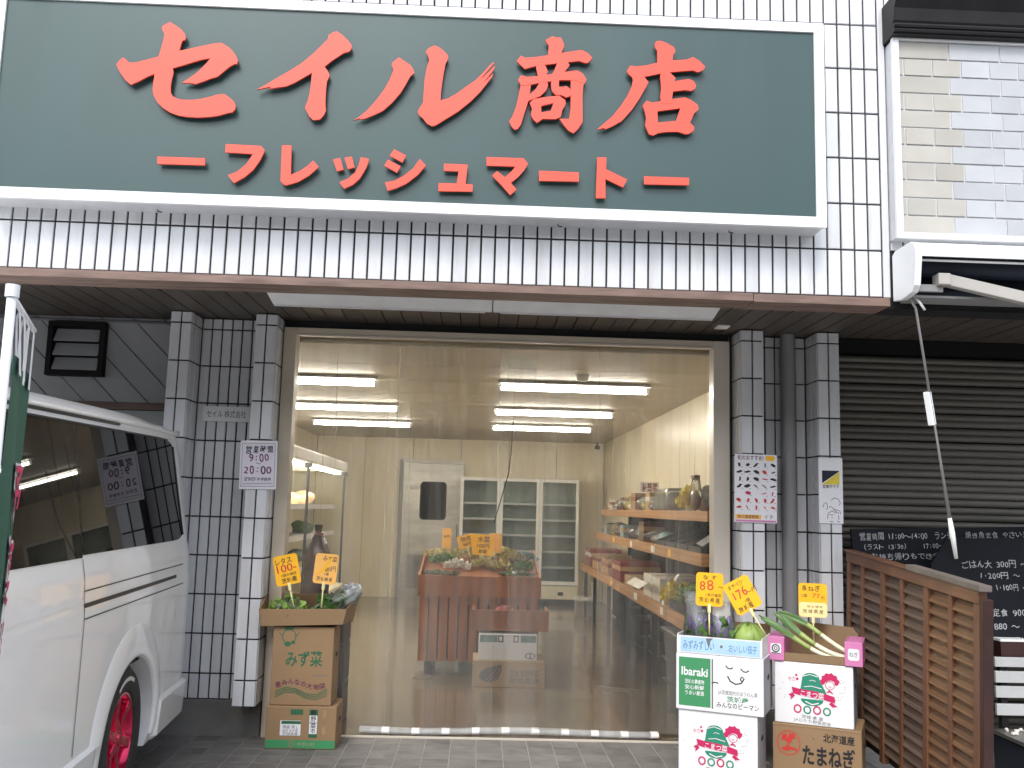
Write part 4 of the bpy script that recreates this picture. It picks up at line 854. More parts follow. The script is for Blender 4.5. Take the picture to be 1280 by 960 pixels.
bx(W - 0.30, W - 0.22, 0.024, 0.0295, 0.15, 0.20).obj('thermostat', 'black', f)
for k in range(3):
    a = 0.005 + k * 0.601; b = a + 0.597
    MB().poly([rect(a, b, 0.305, 1.88), rect(a + 0.045, b - 0.045, 0.36, 1.835)], 0.0, 0.028).obj('door', 'fixture', f, bevel=0.003); bx(a + 0.046, b - 0.046, 0.011, 0.016, 0.361, 1.834).obj('glass_pane', 'glass', f.children[-1])
    
    for j in range(5):
        z = 0.55 + j * 0.235
        o = bx(a + 0.03, b - 0.03, 0.10, 0.60, z, z + 0.012).obj('shelf', 'fridge_in', f); bx(a + 0.03, b - 0.03, 0.085, 0.099, z - 0.008, z + 0.022).obj('shelf_lip', 'fixture', o)
    bx(a + 0.05, b - 0.05, 0.12, 0.5, 0.302, 0.32).obj('floor', 'fridge_in', f)
# ------------------------------------------------------------------ chilled display case on the left wall
c = thing('chilled_case', 'open chilled display case along the left wall inside the shop', 'display case', (-2.57, 7.1, 0))
CL = 5.4
bx(0, 0.86, 0, CL, 0.02, 0.42).obj('base', 'fridge_body', c, bevel=0.02); bx(0, 0.06, 0, CL, 0.421, 1.84).obj('back', 'case_in', c)
bx(0, 0.84, 0, CL, 1.841, 1.97).obj('canopy', 'fixture', c, bevel=0.02)
MB().tube([(0.70, 0.1, 1.825), (0.70, CL - 0.1, 1.825)], 0.012, 8).obj('case_tube', 'case_light', c, smooth=True)
for z in (0.72, 1.05, 1.38):
    o = bx(0.061, 0.70, 0.03, CL - 0.03, z, z + 0.015).obj('shelf', 'fixture', c); bx(0.701, 0.712, 0.03, CL - 0.03, z - 0.015, z + 0.035).obj('price_rail', 'paper', o)
for y in (0.02, 2.72, CL - 0.04):
    bx(0.80, 0.825, y, y + 0.025, 0.421, 1.80).obj('post', 'black', c); bx(0.77, 0.85, y - 0.01, y + 0.035, 1.79, 1.84).obj('bracket', 'black', c)
bx(0.07, 0.79, CL - 0.035, CL - 0.028, 0.43, 1.83).obj('end_glass', 'glass', c)
rg = random.Random(11)
def pile(name, label, cat, loc, n, r, m, hh=0.5, group=None):
    """small heap of rounded packs"""
    t = thing(name, label, cat, loc, group=group); 
    for k in range(n):
        a = rg.uniform(0, 6.28); q = rg.uniform(0, r)
        o = lump(rg.uniform(0.5, 0.8) * r, rg.uniform(0.4, 0.7) * r, hh * r * rg.uniform(0.8, 1.2), rg)
        o.obj('pack', m if isinstance(m, str) else m[k % len(m)], t, smooth=True, loc=(q * math.cos(a), q * math.sin(a), 0.0), rot=(rg.uniform(-0.12, 0.12), rg.uniform(-0.12, 0.12), rg.uniform(0, 6)))
    return t
def lump(rx, ry, rz, rr, n=12, mrow=7, amp=0.12):
    ph = [rr.uniform(0, 6.28) for _ in range(4)]; mb = MB()
    def fn(u, v):
        a = 2 * math.pi * u; t = math.pi * v; s = max(math.sin(t), 0.02)
        w = 1 + amp * math.sin(3 * a + ph[0]) * s + amp * math.sin(2 * a + 4 * t + ph[1]) + amp * 0.6 * math.sin(7 * a + 3 * t + ph[2])
        return (rx * s * math.cos(a) * w, ry * s * math.sin(a) * w, rz * (1 - math.cos(t)) * (0.5 + 0.04 * math.sin(5 * a + ph[3])) + 0.002)
    return mb.grid(fn, n, mrow, True)
def leafy(n, rx, ry, rz, size, rr, up=0.4):
    mb = MB()
    for k in range(n):
        a = rr.uniform(0, 6.28); q = math.sqrt(rr.random()); c_ = Vector((rx * q * math.cos(a), ry * q * math.sin(a), rz * (0.25 + 0.75 * rr.random()) * (1 - 0.55 * q * q)))
        d_ = Vector((math.cos(a) * q, math.sin(a) * q, up + rr.uniform(-0.2, 0.5))).normalized(); s_ = size * rr.uniform(0.6, 1.3)
        w_ = d_.cross(Vector((rr.uniform(-1, 1), rr.uniform(-1, 1), rr.uniform(-1, 1)))).normalized() * s_ * 0.42; nrm = d_.cross(w_).normalized() * s_ * 0.22
        mb.add([c_ - w_ * 0.5, c_ + w_ * 0.5, c_ + d_ * s_ * 0.55 + w_ + nrm, c_ + d_ * s_ * 0.55 - w_ + nrm, c_ + d_ * s_ + nrm * 0.2 + w_ * 0.3, c_ + d_ * s_ + nrm * 0.2 - w_ * 0.3], [(0, 1, 2, 3), (3, 2, 4, 5)])
    return mb
def goods_box(name, label, cat, loc, w, dd, h, m, rz=0.0, stripe=None, group=None):
    t = thing(name, label, cat, loc, rz, group); bx(0, w, 0, dd, 0, h).obj('body', m, t, bevel=0.004)
    if stripe:
        bx(-0.001, w + 0.001, -0.0015, dd + 0.001, h * 0.55, h * 0.78).obj('print_band', stripe, t)
    bx(w * 0.1, w * 0.9, dd * 0.47, dd * 0.53, h, h + 0.0012).obj('tape', 'goods_tan', t)
    return t
for k, (y, z, h, m, lb) in enumerate(((7.6, 1.395, 0.20, 'greens', 'green packs'), (8.3, 1.395, 0.16, 'goods_tan', 'tan packs'), (9.1, 1.395, 0.18, 'goods_white', 'white packs'), (10.4, 1.395, 0.17, 'flower_y', 'yellow packs'), (11.5, 1.395, 0.2, 'goods_tan', 'brown loaves'), (7.9, 1.065, 0.2, 'goods_brown', 'dark packs'), (9.3, 1.065, 0.18, 'goods_red', 'red packs'), (10.6, 1.065, 0.2, 'goods_white', 'pale packs'), (11.7, 1.065, 0.18, 'greens', 'leafy packs'), (8.4, 0.735, 0.2, 'goods_tan', 'paper bags'), (10.2, 0.735, 0.2, 'goods_white', 'white tubs'), (11.6, 0.735, 0.18, 'goods_blue', 'bluish packs'))):
    pile('packed_food', lb + ' on the %s shelf of the chilled case' % {1.395: 'upper', 1.065: 'middle', 0.735: 'lower'}[z], 'food packs', (-2.15, y, z), 4, h, m, 0.75, 'food packs in the chilled case')
# bundle standing on crates just inside the curtain
t = thing('crate_stack', 'black crates stacked behind the mizuna cartons', 'crates', (-1.19, 6.42, 0))
for k in range(3):
    bx(0, 0.34, 0, 0.3, k * 0.255, k * 0.255 + 0.25).obj('crate', 'crate_black', t, bevel=0.01)
t = thing('dark_bundle', 'tall dark plum wrapped bundle standing just inside the curtain', 'bundle', (-1.085, 6.57, 0.764))
ph = random.Random(4)
def bund(u, v):
    a = 2 * math.pi * u; r_ = [0.03, 0.085, 0.088, 0.082, 0.09, 0.085, 0.088, 0.075, 0.05, 0.02, 0.03][int(round(v * 10))] * (1 + 0.07 * math.sin(5 * a + 9 * v) + 0.05 * math.sin(9 * a - 14 * v)); return (r_ * math.cos(a), r_ * math.sin(a), 0.52 * v)
MB().grid(bund, 20, 11, True).obj('wrap', 'plum', t, smooth=True)
MB().tube([(0, 0, 0.44), (0.01, 0, 0.47)], 0.03, 10).obj('tie', 'goods_red', t)
# ------------------------------------------------------------------ wooden display stand in the middle of the floor
s = thing('display_stand', 'slatted wooden display stand in the middle of the shop floor', 'display stand', (-0.48, 8.30, 0))
WD, DP = 1.03, 1.05
for k in range(12):
    bx(0.004 + k * 0.0855, 0.075 + k * 0.0855, 0.0, 0.018, 0.12, 0.665).obj('slat', 'wood_stand', s, bevel=0.002)
for k in range(11):
    bx(0.0, 0.018, 0.06 + k * 0.088, 0.14 + k * 0.088, 0.12, 0.665).obj('slat', 'wood_stand', s); bx(WD - 0.018, WD, 0.06 + k * 0.088, 0.14 + k * 0.088, 0.12, 0.665).obj('slat', 'wood_stand', s)
bx(0.02, WD - 0.02, 0.02, DP - 0.02, 0.14, 0.60).obj('inner_box', 'dark_metal', s)
for x in (0.06, WD - 0.12):
    for y in (0.06, DP - 0.12): bx(x, x + 0.06, y, y + 0.06, 0.0, 0.139).obj('leg', 'black', s)
MB().add([(-0.015, -0.02, 0.665), (WD + 0.015, -0.02, 0.665), (WD + 0.015, -0.02, 0.84), (-0.015, -0.02, 0.84), (-0.015, 0.0, 0.665), (WD + 0.015, 0.0, 0.665), (WD + 0.015, 0.0, 0.84), (-0.015, 0.0, 0.84)], [(0, 1, 2, 3), (7, 6, 5, 4), (0, 4, 5, 1), (1, 5, 6, 2), (2, 6, 7, 3), (3, 7, 4, 0)]).obj('apron', 'wood_stand', s)
for x in (-0.015, WD - 0.003):
    MB().add([(x, 0.001, 0.665), (x + 0.018, 0.001, 0.665), (x + 0.018, DP, 0.665), (x, DP, 0.665), (x, 0.001, 0.84), (x + 0.018, 0.001, 0.84), (x + 0.018, DP, 1.03), (x, DP, 1.03)], [(0, 3, 2, 1), (4, 5, 6, 7), (0, 1, 5, 4), (1, 2, 6, 5), (2, 3, 7, 6), (3, 0, 4, 7)]).obj('side_board', 'wood_stand', s)
MB().add([(0.004, 0.001, 0.80), (WD - 0.004, 0.001, 0.80), (WD - 0.004, DP, 0.99), (0.004, DP, 0.99), (0.004, 0.001, 0.79), (WD - 0.004, 0.001, 0.79), (WD - 0.004, DP, 0.98), (0.004, DP, 0.98)], [(0, 1, 2, 3), (7, 6, 5, 4), (0, 4, 5, 1), (1, 5, 6, 2), (2, 6, 7, 3), (3, 7, 4, 0)]).obj('sloping_top', 'wood_stand', s)
def on_top(x, y): return (-0.48 + x, 8.30 + y, 0.803 + 0.181 * y)
for k, (x, y, sz, m, lb) in enumerate(((0.18, 0.55, 0.10, 'greens', 'dark leafy bunch heaped on the left of the wooden stand'), (0.36, 0.75, 0.12, 'straw', 'straw coloured herb bunch behind the yellow price cards'), (0.55, 0.45, 0.09, 'straw', 'dry herb bunch in the middle of the wooden stand'), (0.75, 0.7, 0.14, 'straw', 'pale yellow herb bunch on the right of the wooden stand'), (0.9, 0.4, 0.07, 'greens', 'small leafy bunch at the right corner of the wooden stand'))):
    t = thing('leafy_bunch', lb, 'vegetables', on_top(x, y), group='bunches on the wooden stand')
    leafy(170, sz, sz, sz * 0.85, 0.042, random.Random(20 + k), 0.6).obj('leaves', m, t)
for k, (x, y, a, lb) in enumerate(((0.17, 0.17, 8, 'crumpled clear wrap lying on the left front of the wooden stand'), (0.83, 0.20, -12, 'crumpled clear wrap lying on the right front of the wooden stand'))):
    t = thing('plastic_wrap', lb, 'plastic wrap', on_top(x, y), R(a), group='plastic wraps on the wooden stand'); rr = random.Random(k)
    lump(0.17, 0.06, 0.035, rr, 24, 8, 0.22).obj('wrap', 'film', t, smooth=True); leafy(40, 0.13, 0.04, 0.02, 0.04, rr).obj('leaves', 'greens', t)
for k, (x, y, sz, m, lb) in enumerate(((0.12, 0.80, 0.09, 'straw', 'straw bunch by the orange card at the back of the wooden stand'), (0.62, 0.88, 0.11, 'straw', 'dry bunch at the back edge of the wooden stand'), (0.93, 0.72, 0.09, 'goods_blue', 'bluish wrapped bunch at the right back of the wooden stand'), (0.30, 0.38, 0.08, 'goods_white', 'whitish bunch at the left front of the wooden stand'), (0.70, 0.40, 0.08, 'straw', 'pale bunch at the right front of the wooden stand'))):
    t = thing('leafy_bunch', lb, 'vegetables', on_top(x, y), group='bunches on the wooden stand')
    leafy(120, sz * 1.3, sz, sz * 0.8, 0.04, random.Random(90 + k), 0.5).obj('leaves', m, t)
t = thing('wooden_tray', 'shallow wooden tray fixed to the front of the display stand', 'tray', (-0.02, 7.90, 0.435))
bx(0, 0.63, 0, 0.016, 0, 0.165).obj('front_board', 'wood_stand', t, bevel=0.002); bx(0, 0.016, 0.017, 0.375, 0, 0.165).obj('side_board', 'wood_stand', t); bx(0.614, 0.63, 0.017, 0.375, 0, 0.165).obj('side_board', 'wood_stand', t); bx(0.017, 0.613, 0.017, 0.375, 0.0, 0.014).obj('bottom', 'wood_stand', t)
t = pile('red_packs', 'red packs lying in the wooden tray', 'food packs', (0.30, 8.07, 0.45), 6, 0.14, ('goods_red', 'goods_red', 'goods_tan'), 1.0)
t = thing('produce_carton', 'flat brown carton with a green leaf print on the shop floor', 'carton', (-0.005, 7.85, 0))
bx(0, 0.585, 0, 0.40, 0, 0.208).obj('body', 'card_pale', t, bevel=0.004)
MB().poly([[(0.05, 0.075), (0.07, 0.12), (0.12, 0.15), (0.235, 0.178), (0.24, 0.12), (0.21, 0.06), (0.15, 0.035), (0.09, 0.045)]], -0.001).obj('leaf_print', 'ink_grey', t)
for q in ((0.10, 0.05, 0.2, 0.165), (0.13, 0.045, 0.225, 0.15), (0.17, 0.05, 0.236, 0.13)): MB().poly([stroke([(q[0], q[1]), ((q[0] + q[2]) / 2 + 0.02, (q[1] + q[3]) / 2), (q[2], q[3])], 0.005)], -0.0016).obj('leaf_vein', 'card_pale', t)
letters([('国産 新鮮野菜', 0.42, 0.11, 0.06, 0.01, 0, 0.23), ('産地直送', 0.42, 0.055, 0.05, 0.01, 0, 0.25)], -0.001, 'lettering', 'ink_grey', t)
t = thing('white_carton', 'flat white carton with a pale green band on top of the leaf carton', 'carton', (0.04, 7.87, 0.21))
bx(0, 0.475, 0, 0.36, 0, 0.205).obj('body', 'carton_white', t, bevel=0.004)
MB().poly([rect(0.01, 0.15, 0.14, 0.195)], -0.001).poly([rect(0.34, 0.465, 0.14, 0.195)], -0.001).obj('print_band', 'goods_blue', t)
MB().poly([rect(0.155, 0.20, 0.14, 0.195), rect(0.165, 0.19, 0.15, 0.185)], -0.001).poly([rect(0.28, 0.325, 0.14, 0.195), rect(0.29, 0.315, 0.15, 0.185)], -0.001).obj('print', 'ink_grey', t)
MB().poly([disc(0.42, 0.035, 0.042, 0.024), disc(0.42, 0.035, 0.035, 0.018)], -0.001).poly([rect(0.416, 0.424, 0.018, 0.052)], -0.0012).obj('logo', 'ink_purple', t)
# cards on the stand
def card(label, loc, w, h, rot, m, rows, ink='ink_black', pole=0.0, low=None, group='yellow price cards'):
    t = thing('price_card', label, 'price card', loc, rot=rot, group=group)
    MB().poly([rrect(-w / 2, w / 2, -h / 2, h / 2, 0.018)], -0.0015, 0.0015).obj('card', m, t)
    if low: MB().poly([rrect(-w / 2 + 0.001, w / 2 - 0.001, -h / 2 + 0.001, low, 0.017)], -0.0021).obj('lower_panel', 'pale_card', t)
    for ink_, lines in rows.items(): letters(lines, -0.0026, 'lettering', ink_, t)
    if pole:
        bx(-0.009, 0.009, -0.006, 0.006, -h / 2 - 0.035, -h / 2 + 0.012).obj('clip', 'clip', t, bevel=0.002)
        MB().tube([(0, 0, -h / 2 - 0.03), (0.004, 0.004, -h / 2 - pole)], 0.0045, 8).obj('stick', 'clip', t, smooth=True)
    return t
p_ = on_top(0.44, 0.62); card('crumpled yellow price card standing highest on the wooden stand', (p_[0] - 0.06, p_[1], p_[2] + 0.20), 0.16, 0.12, (R(-8), R(-14), R(8)), 'yellow_card', {'ink_black': [('特売', 0, 0.02, 0.05, 0.01), ('98円', 0, -0.03, 0.04, 0.01)]}, pole=0.16)
p_ = on_top(0.52, 0.55); card('large yellow price card at the centre of the wooden stand', (p_[0] + 0.02, p_[1], p_[2] + 0.185), 0.20, 0.19, (R(-6), R(3), 0), 'yellow_card', {'ink_black': [('水菜', 0, 0.05, 0.06, 0.01), ('100円', 0, -0.01, 0.05, 0.01), ('新鮮', 0, -0.06, 0.04, 0.01)]}, pole=0.15)
p_ = on_top(0.62, 0.62); card('tan price card behind the large yellow card on the wooden stand', (p_[0] + 0.03, p_[1], p_[2] + 0.19), 0.12, 0.18, (R(-4), R(2), 0), 'amber_card', {}, pole=0.14)
p_ = on_top(0.17, 0.85); card('small orange price card at the left back of the wooden stand', (p_[0] + 0.02, p_[1], p_[2] + 0.17), 0.085, 0.20, (0, 0, 0), 'amber_card', {'ink_black': [('80円', 0, 0.02, 0.03, 0.01)]}, pole=0.13)
# ------------------------------------------------------------------ goods shelves along the right wall
sh2 = thing('goods_shelf', 'three tier wooden goods shelf along the right wall', 'shelf')
for x0, y0, y1, zt, lh in ((1.60, 6.62, 12.3, 1.435, 0.062), (1.53, 6.50, 12.4, 1.145, 0.075), (1.45, 6.62, 13.4, 0.705, 0.085)):
    bx(x0 + 0.021, 2.0, y0, y1, zt - 0.035, zt - 0.003).obj('board', 'wood_shelf', sh2); bx(x0, x0 + 0.02, y0, y1, zt - lh, zt + 0.012).obj('lip', 'wood_shelf', sh2, bevel=0.002)
    bx(x0, 2.0, y0 - 0.02, y0 - 0.001, zt - lh, zt + 0.012).obj('end_board', 'wood_shelf', sh2)
for y in (6.7, 8.1, 9.5, 10.9, 12.2, 13.2):
    bx(1.94, 1.98, y, y + 0.04, 0, 1.4 if y < 12.25 else 0.67).obj('post', 'black', sh2); bx(1.50, 1.54, y, y + 0.04, 0, 0.668).obj('post', 'black', sh2)
for k, (y, z, x0) in enumerate(((7.5, 1.145, 1.53), (8.2, 1.145, 1.53), (9.4, 1.145, 1.53), (10.6, 1.145, 1.53), (7.4, 0.705, 1.45), (8.6, 0.705, 1.45), (10.2, 0.705, 1.45))):
    bx(x0 - 0.003, x0 - 0.001, y, y + 0.10 + 0.05 * (k % 2), z - 0.062, z - 0.005).obj('price_slip', 'paper' if k % 3 else 'yellow_card', sh2)
for z0_, z1_ in ((0.72, 1.105), (1.16, 1.395)): bx(1.984, 1.999, 6.62, 12.35, z0_, z1_).obj('back_panel', 'black', sh2)
bx(1.90, 1.91, 6.62, 13.3, 0.02, 0.66).obj('back_panel', 'black', sh2)
GS = 'goods on the right hand shelf'
def bag(label, loc, rx, ry, h, m, seed, film=True, cat='food pack'):
    t = thing('food_pack', label, cat, loc, group=GS); rr = random.Random(seed)
    for k in range(3):
        lump(rx * rr.uniform(0.5, 0.7), ry * rr.uniform(0.5, 0.7), h * rr.uniform(0.55, 0.85), rr).obj('contents', m, t, smooth=True, loc=(rr.uniform(-0.3, 0.3) * rx, rr.uniform(-0.4, 0.4) * ry, 0))
    if film: lump(rx, ry, h, rr, 24, 11, 0.18).obj('clear_bag', 'film', t, smooth=True)
Z1s, Z2s, Z3s = 1.448, 1.158, 0.718
bag('brown snack bag at the near end of the top shelf', (1.78, 6.95, Z1s - 0.014), 0.11, 0.13, 0.22, 'goods_brown', 1)
bag('reddish snack bag second on the top shelf', (1.78, 7.28, Z1s - 0.014), 0.10, 0.13, 0.20, 'goods_red', 2)
t = thing('tall_pouch', 'tall narrow clear pouch hanging over the front of the top shelf', 'pouch', (1.615, 7.02, Z1s)); lump(0.045, 0.07, 0.25, random.Random(3), 16, 9, 0.08).obj('pouch', 'film', t, smooth=True); lump(0.032, 0.05, 0.15, random.Random(5)).obj('contents', 'goods_tan', t, smooth=True); bx(-0.025, 0.02, -0.055, 0.055, 0.24, 0.262).obj('header', 'goods_brown', t)
t = thing('flower_bunch', 'yellow green flower bunch on the top shelf', 'flowers', (1.72, 7.75, Z1s - 0.014), group=GS); leafy(150, 0.07, 0.09, 0.20, 0.05, random.Random(6), 0.8).obj('leaves', 'flower_y', t)
t = thing('domed_pack', 'grey dome in a clear plastic pack on the top shelf', 'food pack', (1.76, 8.45, Z1s - 0.014), group=GS); lump(0.10, 0.13, 0.17, random.Random(7), 20, 9, 0.03).obj('dome', 'ink_grey', t, smooth=True); bx(-0.14, 0.14, -0.30, 0.32, 0.0, 0.21).obj('clear_pack', 'film', t, bevel=0.05, seg=4)
words = {'goods_white': 'white', 'straw': 'straw coloured', 'goods_tan': 'tan', 'flower_y': 'yellow', 'goods_brown': 'dark brown', 'goods_blue': 'bluish', 'goods_red': 'red'}
ordn = ['first', 'second', 'third', 'fourth', 'fifth', 'sixth', 'seventh', 'eighth', 'ninth', 'tenth', 'eleventh', 'twelfth']
rs = random.Random(21)
for k, m in enumerate(('goods_white', 'goods_tan', 'straw', 'goods_brown', 'goods_tan', 'goods_white', 'flower_y', 'goods_red', 'goods_tan', 'goods_brown', 'goods_white', 'goods_tan')):
    y = 8.98 + k * 0.285; lb = '%s pack, %s beyond the grey dome on the top shelf' % (words[m], ordn[k])
    if k % 3 == 1: goods_box('food_box', lb, 'food box', (1.66, y - 0.10, Z1s - 0.014), 0.16, 0.2, rs.uniform(0.13, 0.21), m, rs.uniform(-0.1, 0.1), 'goods_white' if k % 2 else 'goods_red', GS)
    else: bag(lb, (1.74, y, Z1s - 0.014), 0.11, 0.13, rs.uniform(0.12, 0.2), m, 30 + k, k % 2 == 0)
t = thing('printed_sign', 'small white card with red print above the top shelf', 'sign', (1.80, 9.95, Z1s - 0.014)); bx(-0.10, 0.10, -0.002, 0.002, 0.20, 0.31).obj('card', 'paper', t); bx(-0.005, 0.005, 0.003, 0.008, 0, 0.25).obj('stick', 'fixture', t); letters([('お買得', 0, 0.275, 0.05, 0.02, 0, 0.16), ('野菜市', 0, 0.232, 0.05, 0.02, 0, 0.16)], -0.003, 'lettering', 'goods_red', t)
for k, (y, lb) in enumerate(((6.62, 'nearest'), (7.05, 'second'), (7.48, 'third'), (7.91, 'fourth'))):
    t = thing('sloped_crate', 'black sloped crate on the middle shelf, %s from the entrance' % lb, 'crate', (1.56, y, Z2s - 0.014), group='black crates on the middle shelf')
    for a in ((0.0, 0.012, 0, 0.40, 0, 0.05), (0.39, 0.402, 0, 0.40, 0, 0.20)): bx(*a).obj('panel', 'crate_black', t)
    for y_ in (0.0, 0.39): MB().add([(0.013, y_, 0.0), (0.389, y_, 0.0), (0.389, y_, 0.20), (0.013, y_, 0.05), (0.013, y_ + 0.01, 0.0), (0.389, y_ + 0.01, 0.0), (0.389, y_ + 0.01, 0.20), (0.013, y_ + 0.01, 0.05)], [(0, 1, 2, 3), (7, 6, 5, 4), (0, 4, 5, 1), (1, 5, 6, 2), (2, 6, 7, 3), (3, 7, 4, 0)]).obj('side', 'crate_black', t)
    MB().add([(0.013, 0.011, 0.03), (0.013, 0.389, 0.03), (0.389, 0.389, 0.16), (0.389, 0.011, 0.16)], [(0, 1, 2, 3)]).obj('base', 'chalkboard', t)
t = thing('white_slip', 'white paper slip lying across the nearest black crate', 'paper', (1.60, 6.78, 1.215), rot=(R(20), R(-28), R(25))); bx(-0.02, 0.22, -0.03, 0.03, 0, 0.002).obj('sheet', 'paper', t)
for k, m in enumerate(('goods_blue', 'goods_white', 'goods_brown', 'goods_blue', 'straw', 'goods_brown', 'goods_blue', 'goods_tan', 'goods_brown', 'flower_y', 'goods_blue', 'goods_brown')):
    y = 8.5 + k * 0.32; lb = '%s pack, %s beyond the crates on the middle shelf' % (words[m], ordn[k])
    if k % 4 == 2: goods_box('food_box', lb, 'food box', (1.58, y - 0.11, Z2s - 0.014), 0.2, 0.22, rs.uniform(0.11, 0.19), m, rs.uniform(-0.1, 0.1), 'goods_tan', GS)
    else: bag(lb, (1.70, y, Z2s - 0.014), 0.12, 0.14, rs.uniform(0.12, 0.19), m, 50 + k, k % 2 == 1)
t = thing('wire_basket', 'black basket at the near end of the bottom shelf', 'basket', (1.47, 6.66, Z3s - 0.014))
for a in ((0, 0.47, 0, 0.01, 0, 0.10), (0, 0.47, 0.59, 0.60, 0, 0.10), (0, 0.01, 0.011, 0.589, 0, 0.085), (0.46, 0.47, 0.011, 0.589, 0, 0.12), (0.011, 0.459, 0.011, 0.589, 0, 0.008)): bx(*a).obj('panel', 'crate_black', t)
for zz in (0.115, 0.15): MB().tube([(0.0, 0.0, zz), (0.46, 0.0, zz + 0.02), (0.46, 0.6, zz + 0.02), (0.0, 0.6, zz), (0.0, 0.0, zz)], 0.004, 6).obj('wire', 'chrome', t)
for k, (x, y, m, lb) in enumerate(((1.52, 7.22, 'flower_y', 'pale yellow flower bunch in the black basket'), (1.60, 7.10, 'lettuce', 'yellow green flower bunch in the black basket'))):
    t = thing('flower_bunch', lb, 'flowers', (x, y, 0.73), group='flowers in the basket'); leafy(130, 0.085, 0.085, 0.17, 0.055, random.Random(70 + k), 0.7).obj('leaves', m, t)
    MB().tube([(0, 0, 0.0), (-0.02, -0.05, 0.06)], 0.01, 6).obj('stems', 'greens', t)
t = goods_box('open_carton', 'white open carton with folded flap on the bottom shelf', 'carton', (1.49, 7.75, Z3s - 0.012), 0.42, 0.75, 0.19, 'goods_white')
bx(-0.09, -0.002, 0.05, 0.70, 0.183, 0.187).obj('flap', 'goods_white', t, rot=(0, R(-35), 0), loc=(0.02, 0, 0.0))
t = thing('paper_strip', 'long white paper strip curling over the edge of the bottom shelf', 'paper'); MB().grid(lambda u, v: (1.445 + 0.16 * v ** 1.5, 7.42 + 0.08 * u + 0.10 * v, 0.66 + 0.29 * v), 2, 12).obj('strip', 'paper', t, smooth=True)
for k, (y, w, h, m, st, lb) in enumerate(((9.0, 0.4, 0.1, 'goods_tan', None, 'low tan carton'), (9.9, 0.42, 0.20, 'goods_red', 'goods_tan', 'dark red carton'), (10.8, 0.42, 0.16, 'goods_tan', 'goods_red', 'tan carton with red band'), (11.7, 0.42, 0.18, 'goods_tan', 'goods_red', 'pale carton'), (12.5, 0.42, 0.22, 'goods_red', 'goods_white', 'red carton with white band'))):
    goods_box('goods_carton', lb + ' on the bottom shelf further in', 'carton', (1.49, y, Z3s - 0.012), w, 0.6, h, m, 0, st, GS)
for k, (y, h, m, lb) in enumerate(((6.68, 0.58, 'crate_black', 'tall black bin below the near end of the shelf'), (7.35, 0.5, 'crate_black', 'black storage box second below the shelf'), (8.2, 0.5, 'crate_black', 'black plastic box third below the shelf'), (9.1, 0.4, 'chalkboard', 'dark storage box fourth below the shelf'), (10.2, 0.45, 'chalkboard', 'dark storage box far below the shelf'))):
    t = thing('storage_bin', lb, 'bin', (1.40 if k == 0 else 1.58, y, 0), group='bins below the shelf')
    w_ = 0.5 if k == 0 else 0.35
    def bf(u, v, w_=w_, h=h):
        a = 2 * math.pi * u; q = 0.86 + 0.14 * v; c4, s4 = math.cos(a), math.sin(a); e = 0.35
        return (w_ / 2 + q * w_ / 2 * math.copysign(abs(c4) ** e, c4), 0.28 + q * 0.28 * math.copysign(abs(s4) ** e, s4), h * v)
    MB().grid(bf, 28, 5, True).obj('tub', m, t, angle=40); bx(-0.005, w_ + 0.005, -0.005, 0.565, h - 0.03, h + 0.004).obj('rim', m, t, bevel=0.01)
    for zz in (0.35, 0.62): bx(0.005, w_ - 0.005, 0.0, 0.56, h * zz, h * zz + 0.012).obj('rib', m, t, bevel=0.004)
t = thing('small_stool', 'small stool with pale cushion at the far end of the aisle', 'stool', (1.36, 13.1, 0))
bx(0, 0.26, 0, 0.26, 0.20, 0.25).obj('cushion', 'goods_white', t, bevel=0.02)
for x in (0.02, 0.22):
    for y in (0.02, 0.22): MB().tube([(x, y, 0), (x, y, 0.199)], 0.01, 6).obj('leg', 'pipe', t)
bx(0.24, 0.26, 0.02, 0.24, 0.26, 0.45).obj('backrest', 'goods_white', t, bevel=0.006)

# ------------------------------------------------------------------ cartons of vegetables outside
def carton(name, label, cat, loc, rz, w, d, h, m='card', sidem=None):
    t = thing(name, label, cat, loc, rz)
    bx(0, w, 0, d, 0, h).obj('body', m, t, bevel=0.005)
    if sidem:
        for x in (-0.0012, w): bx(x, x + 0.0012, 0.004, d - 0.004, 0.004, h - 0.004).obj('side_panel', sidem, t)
    bx(w / 2 - 0.002, w / 2 + 0.002, 0.0, d, h, h + 0.0012).obj('lid_seam', 'card_in', t)
    hole = [disc(d / 2, h * 0.62, 0.042, 0.014)]
    o = MB().poly(hole, 0).obj('hand_hole', 'black', t, loc=(w + 0.0022, 0, 0), rot=(0, 0, R(90)))
    return t
# --- stack left of the entrance
t = carton('vegetable_carton', 'low brown carton with green base band, lowest by the left jamb', 'carton', (-1.204, 5.790, 0), 0, 0.410, 0.27, 0.243)
MB().poly([rect(0.003, 0.407, 0.006, 0.052)], -0.001).obj('green_band', 'ink_green2', t); MB().poly([disc(0.155, 0.029, 0.019), disc(0.155, 0.029, 0.013)], -0.0016).obj('logo', 'card', t)
letters([('やさい村', 0.24, 0.029, 0.026, 0.0, 0, 0.10)], -0.0016, 'lettering', 'goods_tan', t)
MB().poly([rect(0.142, 0.215, 0.195, 0.226)], -0.001).obj('green_label', 'ink_green', t)
MB().poly([rect(0.085, 0.205, 0.077, 0.162)], -0.001).obj('label', 'paper', t); MB().poly([rect(0.092, 0.205, 0.142, 0.16)], -0.0016).obj('label_head', 'ink_green', t)
letters([('等級 秀 L', 0.145, 0.125, 0.022, 0.004, 0, 0.09), ('品名 みず菜', 0.145, 0.105, 0.018, 0.004, 0, 0.09), ('茨城県産', 0.145, 0.087, 0.018, 0.004, 0, 0.09)], -0.0016, 'lettering', 'ink_grey', t)
MB().poly([rect(0.252, 0.302, 0.066, 0.225)], -0.001).obj('barcode_label', 'ink_green', t)
